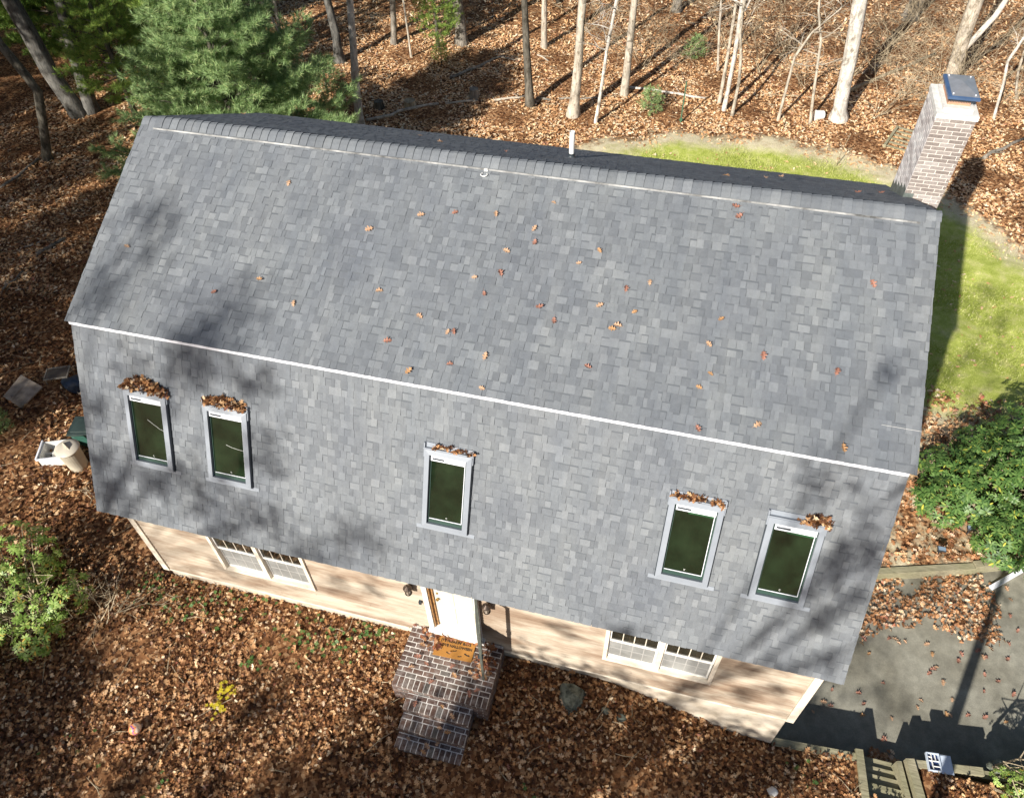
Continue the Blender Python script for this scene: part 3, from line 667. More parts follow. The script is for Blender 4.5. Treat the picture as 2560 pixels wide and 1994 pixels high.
timber_wall('timber_retaining_wall', (9.24, -4.40), (10.50, -4.23), .15, -9.35, 5, .16, 'weathered timber wall carrying the open plastic case right of the stairs')
timber_wall('timber_retaining_wall', (10.50, -4.23), (13.4, -3.9), .15, -9.50, 4, .16, 'lower timber wall behind the azalea at the bottom right')
timber_wall('timber_retaining_wall', (6.5, -.68), (11.10, .76), .16, -9.74, 3, .14, 'low timber edging between the driveway and the leaf strewn bed')
timber_wall('timber_retaining_wall', (11.10, .80), (13.6, 1.75), .16, -9.70, 3, .14, 'timber edging with pale joint running under the rhododendron', 5)
stairs = empty('timber_stairs', (8.7, -4.7, -10.05), label='weathered wooden stairs climbing from the driveway to the front lawn', cat='stairs'); off = Matrix.Translation(-Vector(stairs.location))
def spart(mb, n, m=None): o = mb.build(n, m or M['timber']); o.parent = stairs; o.matrix_parent_inverse = off
for i, (ya, yb, z) in enumerate(((-4.36, -4.55, -9.70), (-4.54, -4.73, -9.64), (-4.72, -4.93, -9.57), (-4.92, -5.24, -9.49))):
    s = MB(); s.box((8.30, yb, z-.05), (9.22, ya, z)); s.box((8.31, yb+.03, z-.2), (9.21, yb+.06, z-.051)); spart(s, 'tread')
s = MB(); beam(s, (8.18, -4.40), (8.31, -5.75), .14, -10.1, -9.30); spart(s, 'cheek_board')
s = MB(); beam(s, (9.12, -4.35), (9.42, -5.75), .16, -10.1, -9.28); spart(s, 'cheek_board')
s = MB(); beam(s, (8.94, -4.42), (9.14, -5.45), .09, -10.1, -9.36); spart(s, 'side_rail')

# ------------------------------------------------------------------ leaves
def oak_template():
    half = [(-.22, .012), (0, .012), (.08, .05), (.16, .22), (.26, .25), (.30, .10), (.40, .16), (.50, .36), (.60, .33), (.60, .12), (.72, .14), (.80, .26), (.88, .20), (.88, .09), (1.0, .05)]
    sp = [(-.22, 0), (.06, 0), (.30, 0), (.60, 0), (.88, 0), (1.02, 0)]
    T = [(x, 0, 0) for x, y in sp]; F = []
    for sg in (1, -1):
        b = len(T); T += [(x, sg*y, 0) for x, y in half]
        def near(i): return 0 if i < 1 else 1 if i < 4 else 2 if i < 7 else 3 if i < 11 else 4
        for i in range(len(half)-1):
            s0, s1 = near(i), near(i+1)
            t = (b+i, b+i+1, s0); F.append(t if sg < 0 else t[::-1])
            if s1 != s0: t = (b+i+1, s1, s0); F.append(t if sg < 0 else t[::-1])
        t = (b+len(half)-1, 5, 4); F.append(t if sg < 0 else t[::-1])
    return np.array(T, float), np.array(F)
OT, OF = oak_template()
ST = np.array([(0, 0, 0), (.22, .20, 0), (.30, .10, 0), (.55, .27, 0), (.68, .12, 0), (1, 0, 0), (.68, -.12, 0), (.52, -.27, 0), (.34, -.10, 0), (.2, -.18, 0), (.45, 0, 0)], float)
SF = np.array([(10, i, i+1) for i in range(9)]+[(10, 9, 0)])[:, [0, 2, 1]]
LT = np.array([(0, 0, 0), (.3, .13, 0), (.7, .12, 0), (1, 0, 0), (.7, -.12, 0), (.3, -.13, 0)], float); LF = np.array([(0, 1, 5), (1, 2, 5), (2, 4, 5), (2, 3, 4)])[:, [0, 2, 1]]
def scatter(name, P, mat_, tmpl, sz, tilt=.5, up=.03, mn=.0, parent=None, **k):
    n = len(P); P = P.copy(); P[:, 2] += RNG.uniform(mn, up, n)
    Rm = rotm(RNG.uniform(0, 6.28, n), np.abs(RNG.normal(0, tilt, n)), RNG.uniform(0, 6.28, n))
    V, F = instance(tmpl[0], tmpl[1], P, Rm, RNG.uniform(sz[0], sz[1], n), RNG.uniform(-.9, .9, n), RNG.uniform(-.6, 2.8, n))
    return np_obj(name, V, F, mat_, parent, **k)
def pts_region(n, x0, x1, y0, y1, keep):
    out = []
    X = RNG.uniform(x0, x1, n); Y = RNG.uniform(y0, y1, n)
    for x, y in zip(X, Y):
        pr = keep(x, y)
        if pr >= 1 or random.random() < pr: out.append((x, y, gh(x, y)))
    return np.array(out)
def in_house(x, y): return -6.52 < x < 6.52 and -4.72 < y < 4.72
def in_stoop(x, y): return (-.86 < x < 1.08 and y > -6.02 and y < -4.7) or (-.55 < x < .82 and -6.94 < y < -6)
def k_front(x, y):
    if in_house(x, y) or in_stoop(x, y): return 0
    if x > 6.4 and y > wall_front(x)-.12: return 0
    if 8.08 < x < 9.5 and y > -5.24: return 0
    return 1
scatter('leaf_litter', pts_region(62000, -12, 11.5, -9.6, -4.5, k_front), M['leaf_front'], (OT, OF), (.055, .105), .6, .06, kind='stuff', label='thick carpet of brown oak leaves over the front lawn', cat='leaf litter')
scatter('surface_leaves', pts_region(1300, -12, 11.5, -9.6, -4.5, k_front)+np.array([0, 0, .05]), leafmat('pale_dry_leaf', ((0, (.44, .22, .095)), (.5, (.60, .35, .17)), (1, (.76, .54, .34))), .55, .08), (OT, OF), (.10, .155), .35, .03, kind='stuff', label='paler oak leaves lying loose on top of the front lawn litter', cat='leaf litter')
def twigs(n, x0, x1, y0, y1, keep, label):
    s = MB()
    for x, y, z in pts_region(n, x0, x1, y0, y1, keep):
        a = random.uniform(0, 6.28); L = random.uniform(.15, .7); z += .05; m_ = (x+math.cos(a)*L*.5+random.gauss(0, .03), y+math.sin(a)*L*.5+random.gauss(0, .03), z+.02)
        s.tube([(x, y, z), m_, (x+math.cos(a)*L, y+math.sin(a)*L, gh(x+math.cos(a)*L, y+math.sin(a)*L)+random.uniform(.04, .1))], [.010, .008, .004], 4, False)
    s.build('fallen_twigs', M['twig'], kind='stuff', label=label, cat='twigs')
def k_left(x, y):
    if x > -6.55 and y > -4.7: return 0
    return 1
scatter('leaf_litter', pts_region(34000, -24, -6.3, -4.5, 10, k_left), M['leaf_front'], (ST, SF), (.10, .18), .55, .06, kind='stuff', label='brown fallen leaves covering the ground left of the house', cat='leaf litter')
def k_back(x, y):
    if in_house(x, y): return 0
    if y < 3 and x > 6: return 0
    if -3 < x < 17 and y < 21:
        d = pdist(x, y)
        if in_poly(x, y): return max(.035, .45*(1-d/1.2))
        return 1 if x < 15.0 or y > 10 else 1
    return 1
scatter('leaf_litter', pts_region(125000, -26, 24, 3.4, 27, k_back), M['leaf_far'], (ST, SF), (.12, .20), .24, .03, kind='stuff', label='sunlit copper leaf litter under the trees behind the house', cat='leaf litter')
scatter('leaf_litter', pts_region(46000, -42, 24, 25, 50, lambda x, y: 1), M['leaf_far'], (LT, LF), (.2, .32), .25, .035, kind='stuff', label='distant copper leaf litter among the far trunks at the top', cat='leaf litter')
def k_right(x, y):
    if x < 6.62 or in_drive(x, y) or y < wall_upper(x)+.1: return 0
    if y > 6.2: return 0
    n = math.sin(x*2.1+1.3)*math.sin(y*1.7+x)+.25*math.sin(x*5+y*4)
    return 1 if n > .15 or y < wall_upper(x)+.4 else .3
scatter('leaf_litter', pts_region(9000, 6.6, 15, -.6, 6.4, k_right), M['leaf'], (OT, OF), (.10, .16), .5, .06, kind='stuff', label='loose brown leaves on the bare bed above the driveway', cat='leaf litter')
X = RNG.uniform(-3, 15.5, 260000); Y = RNG.uniform(2.6, 19.2, 260000); out = []
for x, y in zip(X, Y):
    if in_house(x, y) or not (x > 6.5 or y > 11) or not in_poly(x, y): continue
    d = pdist(x, y)
    if math.sin(x*1.9+1)*math.sin(y*2.3+x)+.4*math.sin(5*x+3*y) < -.8+.9*max(0, 1-d/1.6) and random.random() < .6: continue
    if random.random() < min(1, d/1.7)**2.2*.8: out.append((x, y, gh(x, y)))
P = np.array(out); n = len(P); BT = np.array([(0, .09, 0), (0, -.09, 0), (1, 0, 0)], float); D = RNG.normal(0, .55, (n, 3)); D[:, 2] = .8; D /= np.linalg.norm(D, axis=1, keepdims=True)
V, F = instance(BT, np.array([(0, 1, 2)]), P, frames(D), RNG.uniform(.05, .11, n))
np_obj('lawn_grass', V, F, leafmat('grass_blade', ((0, (.28, .35, .06)), (.5, (.50, .57, .13)), (.85, (.68, .68, .26)), (1, (.80, .72, .45))), .6, .35), kind='stuff', label='bright green grass of the back lawn wrapping round the house', cat='grass')
twigs(900, -24, 20, 9, 34, lambda x, y: 0 if in_poly(x, y) or in_house(x, y) else 1, 'grey twigs strewn over the litter of the back woods')
twigs(420, -22, -6.7, -4.5, 9, lambda x, y: 1, 'grey twigs strewn over the litter left of the house')
twigs(130, -12, 11, -9.4, -5, k_front, 'small twigs strewn over the front lawn litter')
# drift on the drive
DP = [(8.9, .0), (9.4, .12), (9.35, -.18), (9.75, -.55), (10.0, .22), (11.2, .72), (11.45, -.1), (11.35, -1.0), (10.85, -1.0), (9.95, -.6), (9.5, -.95), (9.0, -1.15), (8.4, -1.5), (7.2, -1.6), (7.2, -.5)]
def k_drift(x, y):
    if y > wall_upper(x)-.12: return 0
    d = pdist(x, y, DP)
    return (1 if in_poly(x, y, DP) else max(0, .6-d*2.2))
P = pts_region(5200, 7, 11.9, -2.2, 1, k_drift); P[:, 2] = DZ+.01
scatter('leaf_drift', P, M['leaf'], (OT, OF), (.07, .13), .6, .07, kind='stuff', label='drift of brown leaves blown across the driveway below the edging', cat='leaf drift')
P = np.stack([RNG.normal(8.83, .17, 90), RNG.normal(-4.22, .07, 90), np.full(90, DZ+.01)], -1)
scatter('leaf_drift', P, M['leaf'], (OT, OF), (.09, .14), .6, .1, kind='stuff', label='small heap of leaves at the foot of the wooden stairs', cat='leaf drift')
# on the stoop: heap against the door, and on the mat's upper edge
P = np.concatenate([np.stack([RNG.normal(.05, .34, 120), -4.79-np.abs(RNG.normal(0, .05, 120)), np.full(120, -7.675)], -1), np.stack([RNG.normal(.78, .11, 60), RNG.uniform(-5.5, -4.8, 60), np.full(60, -7.69)], -1), np.stack([RNG.normal(-.3, .14, 30), RNG.uniform(-5.2, -4.85, 30), np.full(30, -7.69)], -1)])
P = P[(P[:, 0] > -.8) & (P[:, 0] < 1.02)]
scatter('leaf_drift', P, leafmat('stoop_leaf', ((0, (.16, .05, .03)), (.4, (.34, .13, .06)), (.8, (.5, .27, .13)), (1, (.6, .40, .24))), .6, .2), (OT, OF), (.08, .13), .5, .05, kind='stuff', label='reddish leaves gathered on the brick landing against the front door', cat='leaf drift')
# piles behind the skylights
for x0, x1, k in SKY:
    cfg = {0: (330, 0, .86, .30, 'tall rounded heap of brown leaves behind the leftmost skylight'), 1: (260, .02, .82, .22, 'rounded heap of brown leaves behind the second skylight from the left'), 2: (60, .1, .85, .05, 'thin row of reddish leaves behind the middle skylight'), 3: (80, .05, .85, .05, 'thin row of orange leaves behind the fourth skylight from the left'), 4: (90, .50, .90, .14, 'small tan leaf heap on the right corner of the rightmost skylight')}[k]
    n, a, b, hh, lab = cfg; Mx = basis(x0, 1.06); pts = []
    while len(pts) < n:
        u = random.uniform(a, b)*.95; t = (u-a*.95)/((b-a)*.95); prof_ = hh*.7*math.sin(math.pi*min(1, max(.03, t)))**.7+.03
        pts.append(Mx @ Vector((u, -.02-random.random()*prof_, .02+random.random()*.09)))
    P = np.array([tuple(p) for p in pts])
    scatter('leaf_pile', P, M['leaf_front'], (OT, OF), (.06, .11), .9, .02, label=lab, cat='leaf pile', group='leaf piles lodged behind the skylights')
# single leaves one can count
def single_leaf(seed, kind):
    rr = np.random.default_rng(seed)
    V, F = instance(OT, OF, np.zeros((1, 3)), np.eye(3)[None], np.array([1.]), rr.uniform(-.7, .9, 1), rr.uniform(.4, 2.6, 1))
    me = bpy.data.meshes.new('oak_leaf'); me.from_pydata([tuple(v) for v in V], [], [tuple(f) for f in F]); me.materials.append(M[kind]); return me
LM = {k: [single_leaf(i+j*10, k) for i in range(4)] for j, k in enumerate(('leaf_tan', 'leaf_red', 'leaf_orange'))}
ORD = ['leftmost', 'second from the left', 'third from the left', 'fourth from the left', 'fifth from the left', 'sixth from the left', 'seventh from the left', 'eighth from the left', 'ninth from the left', 'tenth from the left', 'eleventh from the left', 'twelfth from the left', 'thirteenth from the left', 'fourteenth from the left']
def place_leaves(items, nrm, group, bands, size=(.085, .14)):
    """items: (x, y, z); bands: function(x,y)-> phrase"""
    rows = {}
    for it in items: rows.setdefault(bands(it[0], it[1]), []).append(it)
    for ph, its in rows.items():
        its.sort(key=lambda t: t[0])
        for i, (x, y, z) in enumerate(its):
            kind = random.choice(('leaf_tan', 'leaf_red', 'leaf_tan', 'leaf_red', 'leaf_orange')); cn = {'leaf_tan': 'tan', 'leaf_red': 'reddish', 'leaf_orange': 'orange'}[kind]
            o = bpy.data.objects.new('oak_leaf', random.choice(LM[kind])); COL.objects.link(o)
            s = random.uniform(*size); q = Vector(nrm).to_track_quat('Z', 'Y') @ Matrix.Rotation(random.uniform(0, 6.28), 3, 'Z').to_quaternion() @ Matrix.Rotation(random.uniform(-.3, .3), 3, 'X').to_quaternion()
            o.matrix_world = Matrix.Translation(Vector((x, y, z))+Vector(nrm)*.03) @ q.to_matrix().to_4x4() @ Matrix.Diagonal((s, s, s, 1))
            tag(o, f'{cn} oak leaf {ph}, {ORD[min(i, 13)]}', 'leaf', group)
ROOF=[(-3.54,-0.79),(-1.05,-1.05),(-0.60,-0.98),(0.13,-0.94),(1.03,-0.61),(3.84,-0.30),(3.89,-0.40),(-1.84,-1.38),(0.76,-1.09),(0.84,-1.20),(0.37,-1.42),(1.90,-1.27),(1.55,-1.48),(-6.00,-2.27),(-3.55,-2.44),(-4.17,-2.72),(-2.80,-2.67),(-1.38,-2.32),(-0.02,-1.92),(0.45,-1.83),(0.23,-2.09),(2.38,-1.79),(2.72,-1.64),(1.08,-2.21),(1.99,-2.07),(2.61,-2.03),(1.40,-2.31),(-0.63,-2.63),(3.87,-1.94),(5.83,-1.11),(2.43,-2.29),(2.35,-2.34),(-0.19,-2.81),(-0.06,-2.79),(-1.15,-3.05),(3.68,-2.31),(4.49,-2.32),(0.04,-3.21),(0.49,-3.08),(2.11,-2.94),(-0.66,-3.46),(0.51,-3.46),(3.85,-2.76),(3.73,-2.96),(5.51,-2.49),(3.73,-3.45),(4.51,-3.34),(5.71,-3.35)]
BACKL=[(-1.23,0.52),(-0.06,0.32),(0.13,2.59),(-1.89,1.25),(4.23,1.11),(3.52,0.50),(4.48,1.47),(5.49,0.3),(5.91,0.67),(-5.71,1.42)]
DRIVE=[(9.49,-1.11),(9.20,-1.43),(8.91,-2.56),(7.86,-2.79),(8.37,-2.92),(7.78,-3.36),(7.63,-3.30),(7.46,-3.53),(7.86,-3.03),(8.57,-3.10),(8.56,-3.36),(9.06,-3.26),(9.66,-2.74),(9.60,-2.88),(10.04,-1.68),(10.11,-1.97),(10.63,-1.39),(10.60,-1.58),(10.20,-2.31),(10.36,-2.52),(11.13,-1.48),(11.22,-1.36),(11.08,-1.22),(11.10,-1.89),(11.04,-2.18),(11.58,-2.21),(10.70,-2.81),(10.31,-2.98),(10.91,-2.85),(11.33,-2.83),(11.56,0.17),(11.90,0.43),(11.97,0.18),(11.65,-0.11),(11.37,-0.45),(11.85,-0.27),(11.42,-0.83),(11.73,-1.00),(11.67,-1.29),(11.92,-0.63),(8.72,-1.91),(8.64,-1.67),(9.88,-1.44),(9.51,-1.49),(8.90,-3.77),(8.96,-3.81),(10.18,-2.86),(11.40,-1.89),(10.15,-1.9),(10.0,-2.05),(9.3,-1.5),(9.1,-1.5)]
def rb(x, y):
    side = 'left' if x < -1.5 else 'middle' if x < 2.2 else 'right'
    d = 'below the ridge' if y > -1.35 else 'at mid slope' if y > -2.45 else 'above the white strip'
    return f'{d} in the {side} third'
place_leaves([(x, y, y*SL) for x, y in ROOF], unorm, 'single oak leaves lying on the upper front roof slope', rb)
place_leaves([(x, y, -y*SL) for x, y in BACKL], (0, KH, KA), 'single oak leaves lying on the rear roof slope', lambda x, y: 'on the rear slope behind the ridge')
def db(x, y):
    return 'on drive '+('beside the edging' if y > -.6 else 'below the leaf drift' if y > -1.7 else 'in the middle' if y > -2.7 else 'near the wall shadow' if y > -3.2 else 'inside the wall shadow')+(' by the house' if x < 9.3 else '')
place_leaves([(x, y, DZ) for x, y in DRIVE], (0, 0, 1), 'single oak leaves lying on the driveway', db, (.09, .15))
STL=[(-.45,-5.35,-7.69),(-.25,-5.5,-7.69),(-.5,-5.6,-7.69),(.25,-5.35,-7.69),(.35,-5.6,-7.69),(-.05,-5.75,-7.69),(.62,-5.5,-7.69),(.85,-5.7,-7.69),(.7,-5.9,-7.69),(.85,-5.3,-7.69),(-.3,-6.12,-7.88),(.25,-6.15,-7.88),(.4,-6.2,-7.88),(.2,-6.45,-8.07),(.35,-6.5,-8.07),(-.25,-6.75,-8.25),(.15,-6.8,-8.25),(.25,-6.72,-8.25),(.0,-6.85,-8.25)]
place_leaves(STL, (0, 0, 1), 'single oak leaves lying on the brick steps', lambda x, y: 'on the brick landing' if y > -6 else 'on the top brick step' if y > -6.3 else 'on the middle brick step' if y > -6.62 else 'on the lowest brick step', (.10, .15))

# ------------------------------------------------------------------ trees
def wob(a, r=.12): return Vector((a.x+random.gauss(0, r), a.y+random.gauss(0, r), a.z+random.gauss(0, r)))
def branch(mb, p, d, L, r, depth, sides=4, n=4, droop=-.02):
    pts = [p]; rs = [r]; q = p.copy(); dd = d.normalized()
    for i in range(n):
        dd = (dd+Vector((random.gauss(0, .16), random.gauss(0, .16), random.gauss(.03, .12)+droop))).normalized(); q = q+dd*L/n; pts.append(q); rs.append(max(.004, r*(1-.8*(i+1)/n)))
    mb.tube(pts, rs, sides, False)
    if depth > 0:
        for i in range(random.randint(2, 4)):
            t = random.randint(1, n-1); sd = (dd+Vector((random.gauss(0, .7), random.gauss(0, .7), random.gauss(.05, .45)))).normalized()
            branch(mb, pts[t], sd, L*random.uniform(.45, .7), max(.005, rs[t]*.6), depth-1, 3 if depth < 2 else 4, n, droop)
def extend(path, H):
    """continue a measured trunk up to full height"""
    a, b = Vector(path[-2][:3]), Vector(path[-1][:3]); d = (b-a).normalized(); d = (d*.6+Vector((0, 0, .6))).normalized(); P = [(Vector(p[:3]), p[3]) for p in path]; r = P[-1][1]; z0 = b.z; q = b
    n = 7; step = (path[0][2]+H-z0)/n
    for i in range(n):
        d = (d+Vector((random.gauss(0, .05), random.gauss(0, .05), .15))).normalized(); q = q+d*step; P.append((q.copy(), max(.012, r*(1-(i+1)/n*.85))))
    return P
def tree(name, path, H, m, label, group, br0=5.5, nb=9, bl=2.4, depth=2, sides=9, flare=1.0):
    b = path[0]; t = empty(name, (b[0], b[1], gh(b[0], b[1])), label=label, cat='tree', group=group); off = Matrix.Translation(-Vector(t.location))
    P = extend(path, H); z0 = t.location.z
    s = MB(); pts = [P[0][0]+Vector((0, 0, -.25))]; rs = [P[0][1]*1.25*flare]
    pts += [P[0][0]+Vector((0, 0, .12))]; rs += [P[0][1]*1.15*flare]
    first = P[0][0].lerp(P[1][0], .3); pts.append(first); rs.append(P[0][1]*1.0)
    for (q, r) in P[1:]: pts.append(q); rs.append(r)
    s.tube(pts, rs, sides); o = s.build('trunk', m, smooth=True); o.parent = t; o.matrix_parent_inverse = off
    c = MB()
    def at_h(h):
        for i in range(len(P)-1):
            if P[i][0].z-z0 <= h <= P[i+1][0].z-z0: u = (h-(P[i][0].z-z0))/(P[i+1][0].z-P[i][0].z); return P[i][0].lerp(P[i+1][0], u), lerp(P[i][1], P[i+1][1], u)
        return P[-1]
    for i in range(nb):
        h = lerp(br0, H*.98, (i+random.random()*.8)/nb); p, r = at_h(h); a = random.uniform(0, 6.28)
        branch(c, p, Vector((math.cos(a), math.sin(a), random.uniform(.25, .9))), bl*random.uniform(.7, 1.3)*(1-.45*(h/H)), min(r*.45, .05), depth)
    if nb: o = c.build('crown', m if m is not M['bark_dark'] else M['bark_grey']); o.parent = t; o.matrix_parent_inverse = off
    return t
G1 = 'bare trees standing in the woods behind the house'; G2 = 'thin pale saplings behind the lawn'; G3 = 'shaded trunks in the woods left of the house'
TR = [
 ('A', [(-22.74,14.07,-9.0,.35),(-23.24,14.07,-7.17,.334),(-23.36,14.07,-5.6,.32),(-23.5,14.07,-4.45,.309)], 15, 'bark_mid', 'thick leaning grey trunk at the top left corner', G3, 7, 8, 3),
 ('B', [(-22.35,14.38,-9.0,.299),(-22.09,14.38,-7.54,.277),(-21.82,14.38,-5.98,.255),(-21.46,14.38,-4.41,.235)], 14, 'bark_mid', 'thick trunk half hidden by green boughs right beside the big leaning one', G3, 7, 8, 3),
 ('C', [(-21.78,10.68,-9.0,.169),(-21.13,10.68,-7.43,.164),(-20.62,10.68,-6.16,.16),(-20.77,10.68,-5.56,.16),(-21.23,10.68,-4.49,.158)], 12, 'bark_dark', 'dark crooked trunk nearest the left edge', G3, 6, 8, 2.4),
 ('D', [(-22.72,19.94,-9.0,.148),(-22.37,19.94,-7.24,.137),(-22.23,19.94,-6.52,.129)], 13, 'bark_dark', 'slim dark trunk seen between the pines at the top', G3, 6, 6, 2.4),
 ('E', [(-16.42,20.89,-9.0,.069),(-16.45,20.89,-8.17,.063),(-16.69,20.89,-7.24,.057),(-17.0,20.89,-6.63,.051)], 8, 'bark_pale', 'thin pale trunk leaning left behind the big pine', G2, 3, 8, 1.5),
 ('E', [(-16.89,21.51,-9.0,.093),(-16.83,21.51,-8.16,.084),(-16.76,21.51,-6.7,.074)], 9, 'bark_pale', 'upright pale trunk at the right edge of the big pine', G2, 4, 8, 1.5),
 ('F', [(-13.81,21.01,-9.0,.228),(-13.74,21.01,-7.69,.194),(-13.83,21.01,-6.3,.161)], 14, 'bark_mid', 'grey trunk with flared foot left of the white birch', G1, 7, 8, 2.8),
 ('G', [(-10.71,15.93,-9.08,.17),(-10.59,15.93,-7.26,.154),(-10.44,15.93,-6.15,.141),(-10.22,15.93,-4.16,.126)], 14, 'bark_white', 'white birch trunk rising just behind the roof edge', G1, 7, 9, 2.2),
 ('H', [(-12.03,23.4,-9.03,.149),(-11.9,23.4,-7.92,.138),(-11.82,23.4,-7.04,.128)], 13, 'bark_grey', 'straight grey trunk right of the birch near the top edge', G1, 6, 8, 2.4),
 ('I', [(-10.73,22.18,-9.08,.046),(-10.75,22.18,-7.71,.045),(-10.78,22.18,-6.51,.043)], 7, 'bark_pale', 'very thin pale sapling left of the small pine', G2, 3.2, 7, 1.3),
 ('J', [(-8.97,24.37,-9.17,.284),(-8.97,24.37,-8.14,.251),(-9.02,24.37,-7.19,.22)], 15, 'bark_grey', 'stout grey trunk behind the small bright pine', G1, 7, 8, 3),
 ('K', [(-4.43,19.62,-9.4,.184),(-4.55,19.62,-7.22,.152),(-4.63,19.62,-5.11,.122)], 13, 'bark_dark', 'dark mossy trunk rising where the fallen birch logs meet', G1, 6.5, 9, 2.4),
 ('L', [(-5.11,25.18,-9.38,.15),(-5.12,25.18,-8.23,.139),(-5.11,25.18,-7.21,.128)], 13, 'bark_pale', 'pale trunk with its foot near the top, right of the dark mossy one', G1, 6, 8, 2.4),
 ('M', [(-2.46,19.19,-9.45,.216),(-2.33,19.19,-7.29,.185),(-2.27,19.19,-4.78,.155)], 15, 'bark_pale', 'broad pale trunk with flared foot above the white vent pipe', G1, 6, 10, 2.8),
 ('N', [(-1.41,18.78,-9.45,.069),(-1.24,18.78,-7.54,.066),(-1.14,18.78,-6.23,.063),(-.92,18.78,-4.53,.061)], 8, 'bark_white', 'thin white leaning sapling beside the broad pale trunk', G2, 2.8, 10, 1.7),
 ('O', [(-.66,21.5,-9.45,.173),(-.62,21.5,-7.48,.155),(-.58,21.5,-5.52,.138)], 13, 'bark_pale', 'pale trunk standing at the left end of the white curved log', G1, 4.2, 12, 2.6),
 ('P', [(.51,30.84,-9.45,.254),(.53,30.84,-8.89,.242)], 14, 'bark_grey', 'far trunk whose foot shows at the top edge', G1, 6, 6, 2.8),
 ('Q', [(3.11,24.62,-9.45,.056),(2.89,24.62,-7.78,.052),(2.74,24.62,-6.43,.049)], 7, 'bark_pale', 'thinnest and farthest sapling of the cluster behind the lawn', G2, 2.5, 8, 1.5),
 ('R', [(3.42,21.62,-9.45,.078),(3.41,21.62,-7.51,.068),(3.35,21.62,-5.27,.058)], 9, 'bark_pale', 'left one of the three sapling stems above the lawn', G2, 3.2, 9, 1.6),
 ('S', [(3.66,20.98,-9.45,.091),(3.67,20.98,-7.07,.086),(3.56,20.98,-5.02,.081)], 10, 'bark_white', 'thickest middle one of the three sapling stems above the lawn', G2, 3.6, 10, 1.7),
 ('T', [(4.02,20.59,-9.45,.069),(4.03,20.59,-8.0,.064),(3.9,20.59,-6.88,.06),(3.7,20.59,-6.07,.057),(3.64,20.59,-4.87,.053)], 9, 'bark_pale', 'bent right one of the three sapling stems above the lawn', G2, 3.0, 10, 1.6),
 ('U', [(5.89,20.65,-9.45,.061),(5.9,20.65,-8.11,.056),(5.93,20.65,-6.82,.051),(6.33,20.65,-5.88,.047),(7.08,20.65,-4.93,.042)], 7, 'bark_pale', 'sapling bending sharply right toward the big white trunk', G2, 2.2, 12, 1.5),
 ('V', [(7.16,20.71,-9.45,.061),(6.91,20.71,-7.64,.054),(6.73,20.71,-6.18,.049),(6.35,20.71,-5.07,.044),(6.3,20.71,-4.72,.039)], 8, 'bark_pale', 'crooked sapling directly left of the white bucket', G2, 2.0, 12, 1.5),
 ('W', [(8.27,21.23,-9.45,.279),(8.09,21.23,-7.9,.276),(8.02,21.23,-6.92,.276),(7.87,21.23,-5.68,.274),(7.75,21.23,-4.81,.274)], 16, 'bark_white', 'big white trunk right of the white bucket', G1, 6, 12, 3.2),
 ('X', [(11.88,32.29,-9.45,.369),(11.88,32.29,-8.9,.365),(11.92,32.29,-8.59,.363)], 15, 'bark_grey', 'massive trunk with its foot at the top edge right of the big white one', G1, 6, 8, 3.2),
 ('Y', [(12.58,23.95,-9.45,.288),(12.55,23.95,-8.24,.284),(12.4,23.95,-6.72,.279),(12.34,23.95,-5.48,.275)], 15, 'bark_pale', 'thick pale forked trunk rising behind the chimney cap', G1, 6, 12, 3),
 ('AA', [(14.39,22.63,-9.45,.054),(14.17,22.63,-8.01,.057),(13.95,22.63,-7.11,.06),(14.15,22.63,-6.25,.063),(15.2,22.63,-4.8,.06)], 8, 'bark_white', 'zigzag white sapling right of the chimney', G2, 2.5, 9, 1.6),
 ('AC', [(15.51,24.58,-9.45,.049),(15.13,24.58,-8.28,.048),(15.03,24.58,-7.61,.047)], 6, 'bark_pale', 'thin sapling nearest the top right corner', G2, 1.6, 10, 1.4),
]
for t in TR:
    nm = 'birch_tree' if t[0] in 'GN' else 'sapling' if t[5] == G2 else 'oak_tree'
    o = tree(nm, t[1], t[2], M[t[3]], t[4], t[5], t[6], t[7], t[8], 2 if t[5] != G2 else 2, flare=1.25 if t[0] in ('W', 'M', 'F') else 1.05)
    if t[0] == 'Y':
        s = MB(); s.tube([(12.50, 23.95, -7.6), (12.85, 24.0, -6.9), (13.25, 24.0, -6.0), (13.6, 24.1, -4.6), (13.9, 24.2, -2)], [.13, .12, .11, .10, .06], 8); q = s.build('limb', M['bark_white'], smooth=True); q.parent = o; q.matrix_parent_inverse = Matrix.Translation(-Vector(o.location))
# brushy shrub left of the chimney
def brush(x, y, n, H, lean, label, m='twig', grp=None, spread=.5):
    t = empty('bare_shrub', (x, y, gh(x, y)), label=label, cat='shrub', group=grp); s = MB()
    for i in range(n):
        a = random.uniform(0, 6.28); branch(s, Vector((random.gauss(0, .12), random.gauss(0, .12), 0)), Vector((lean[0]+spread*math.cos(a), lean[1]+spread*math.sin(a), 1)), H*random.uniform(.6, 1.1), .014, 3 if H > 3 else 2, 3, 5)
    s.build('stems', M[m], t)
G4 = 'leafless brush in the sunlit woods behind the chimney'
brush(9.78, 21.7, 7, 3.2, (.5, .3), 'leafless brush of tan stems left of the chimney top', grp=G4)
brush(10.9, 23.4, 7, 3.0, (.3, .3), 'leafless brush just behind the chimney top', grp=G4)
brush(15.5, 24.4, 6, 2.6, (.4, .2), 'leafless brush right of the zigzag sapling', grp=G4)
brush(6.9, 23.8, 6, 2.8, (0, .3), 'leafless brush left of the big white trunk', grp=G4, spread=.8)
brush(4.9, 24.8, 6, 2.8, (.2, .3), 'leafless brush right of the sapling cluster', grp=G4, spread=.8)
brush(1.2, 25.0, 5, 2.6, (0, .2), 'leafless brush above the white curved log', grp=G4, spread=.8)
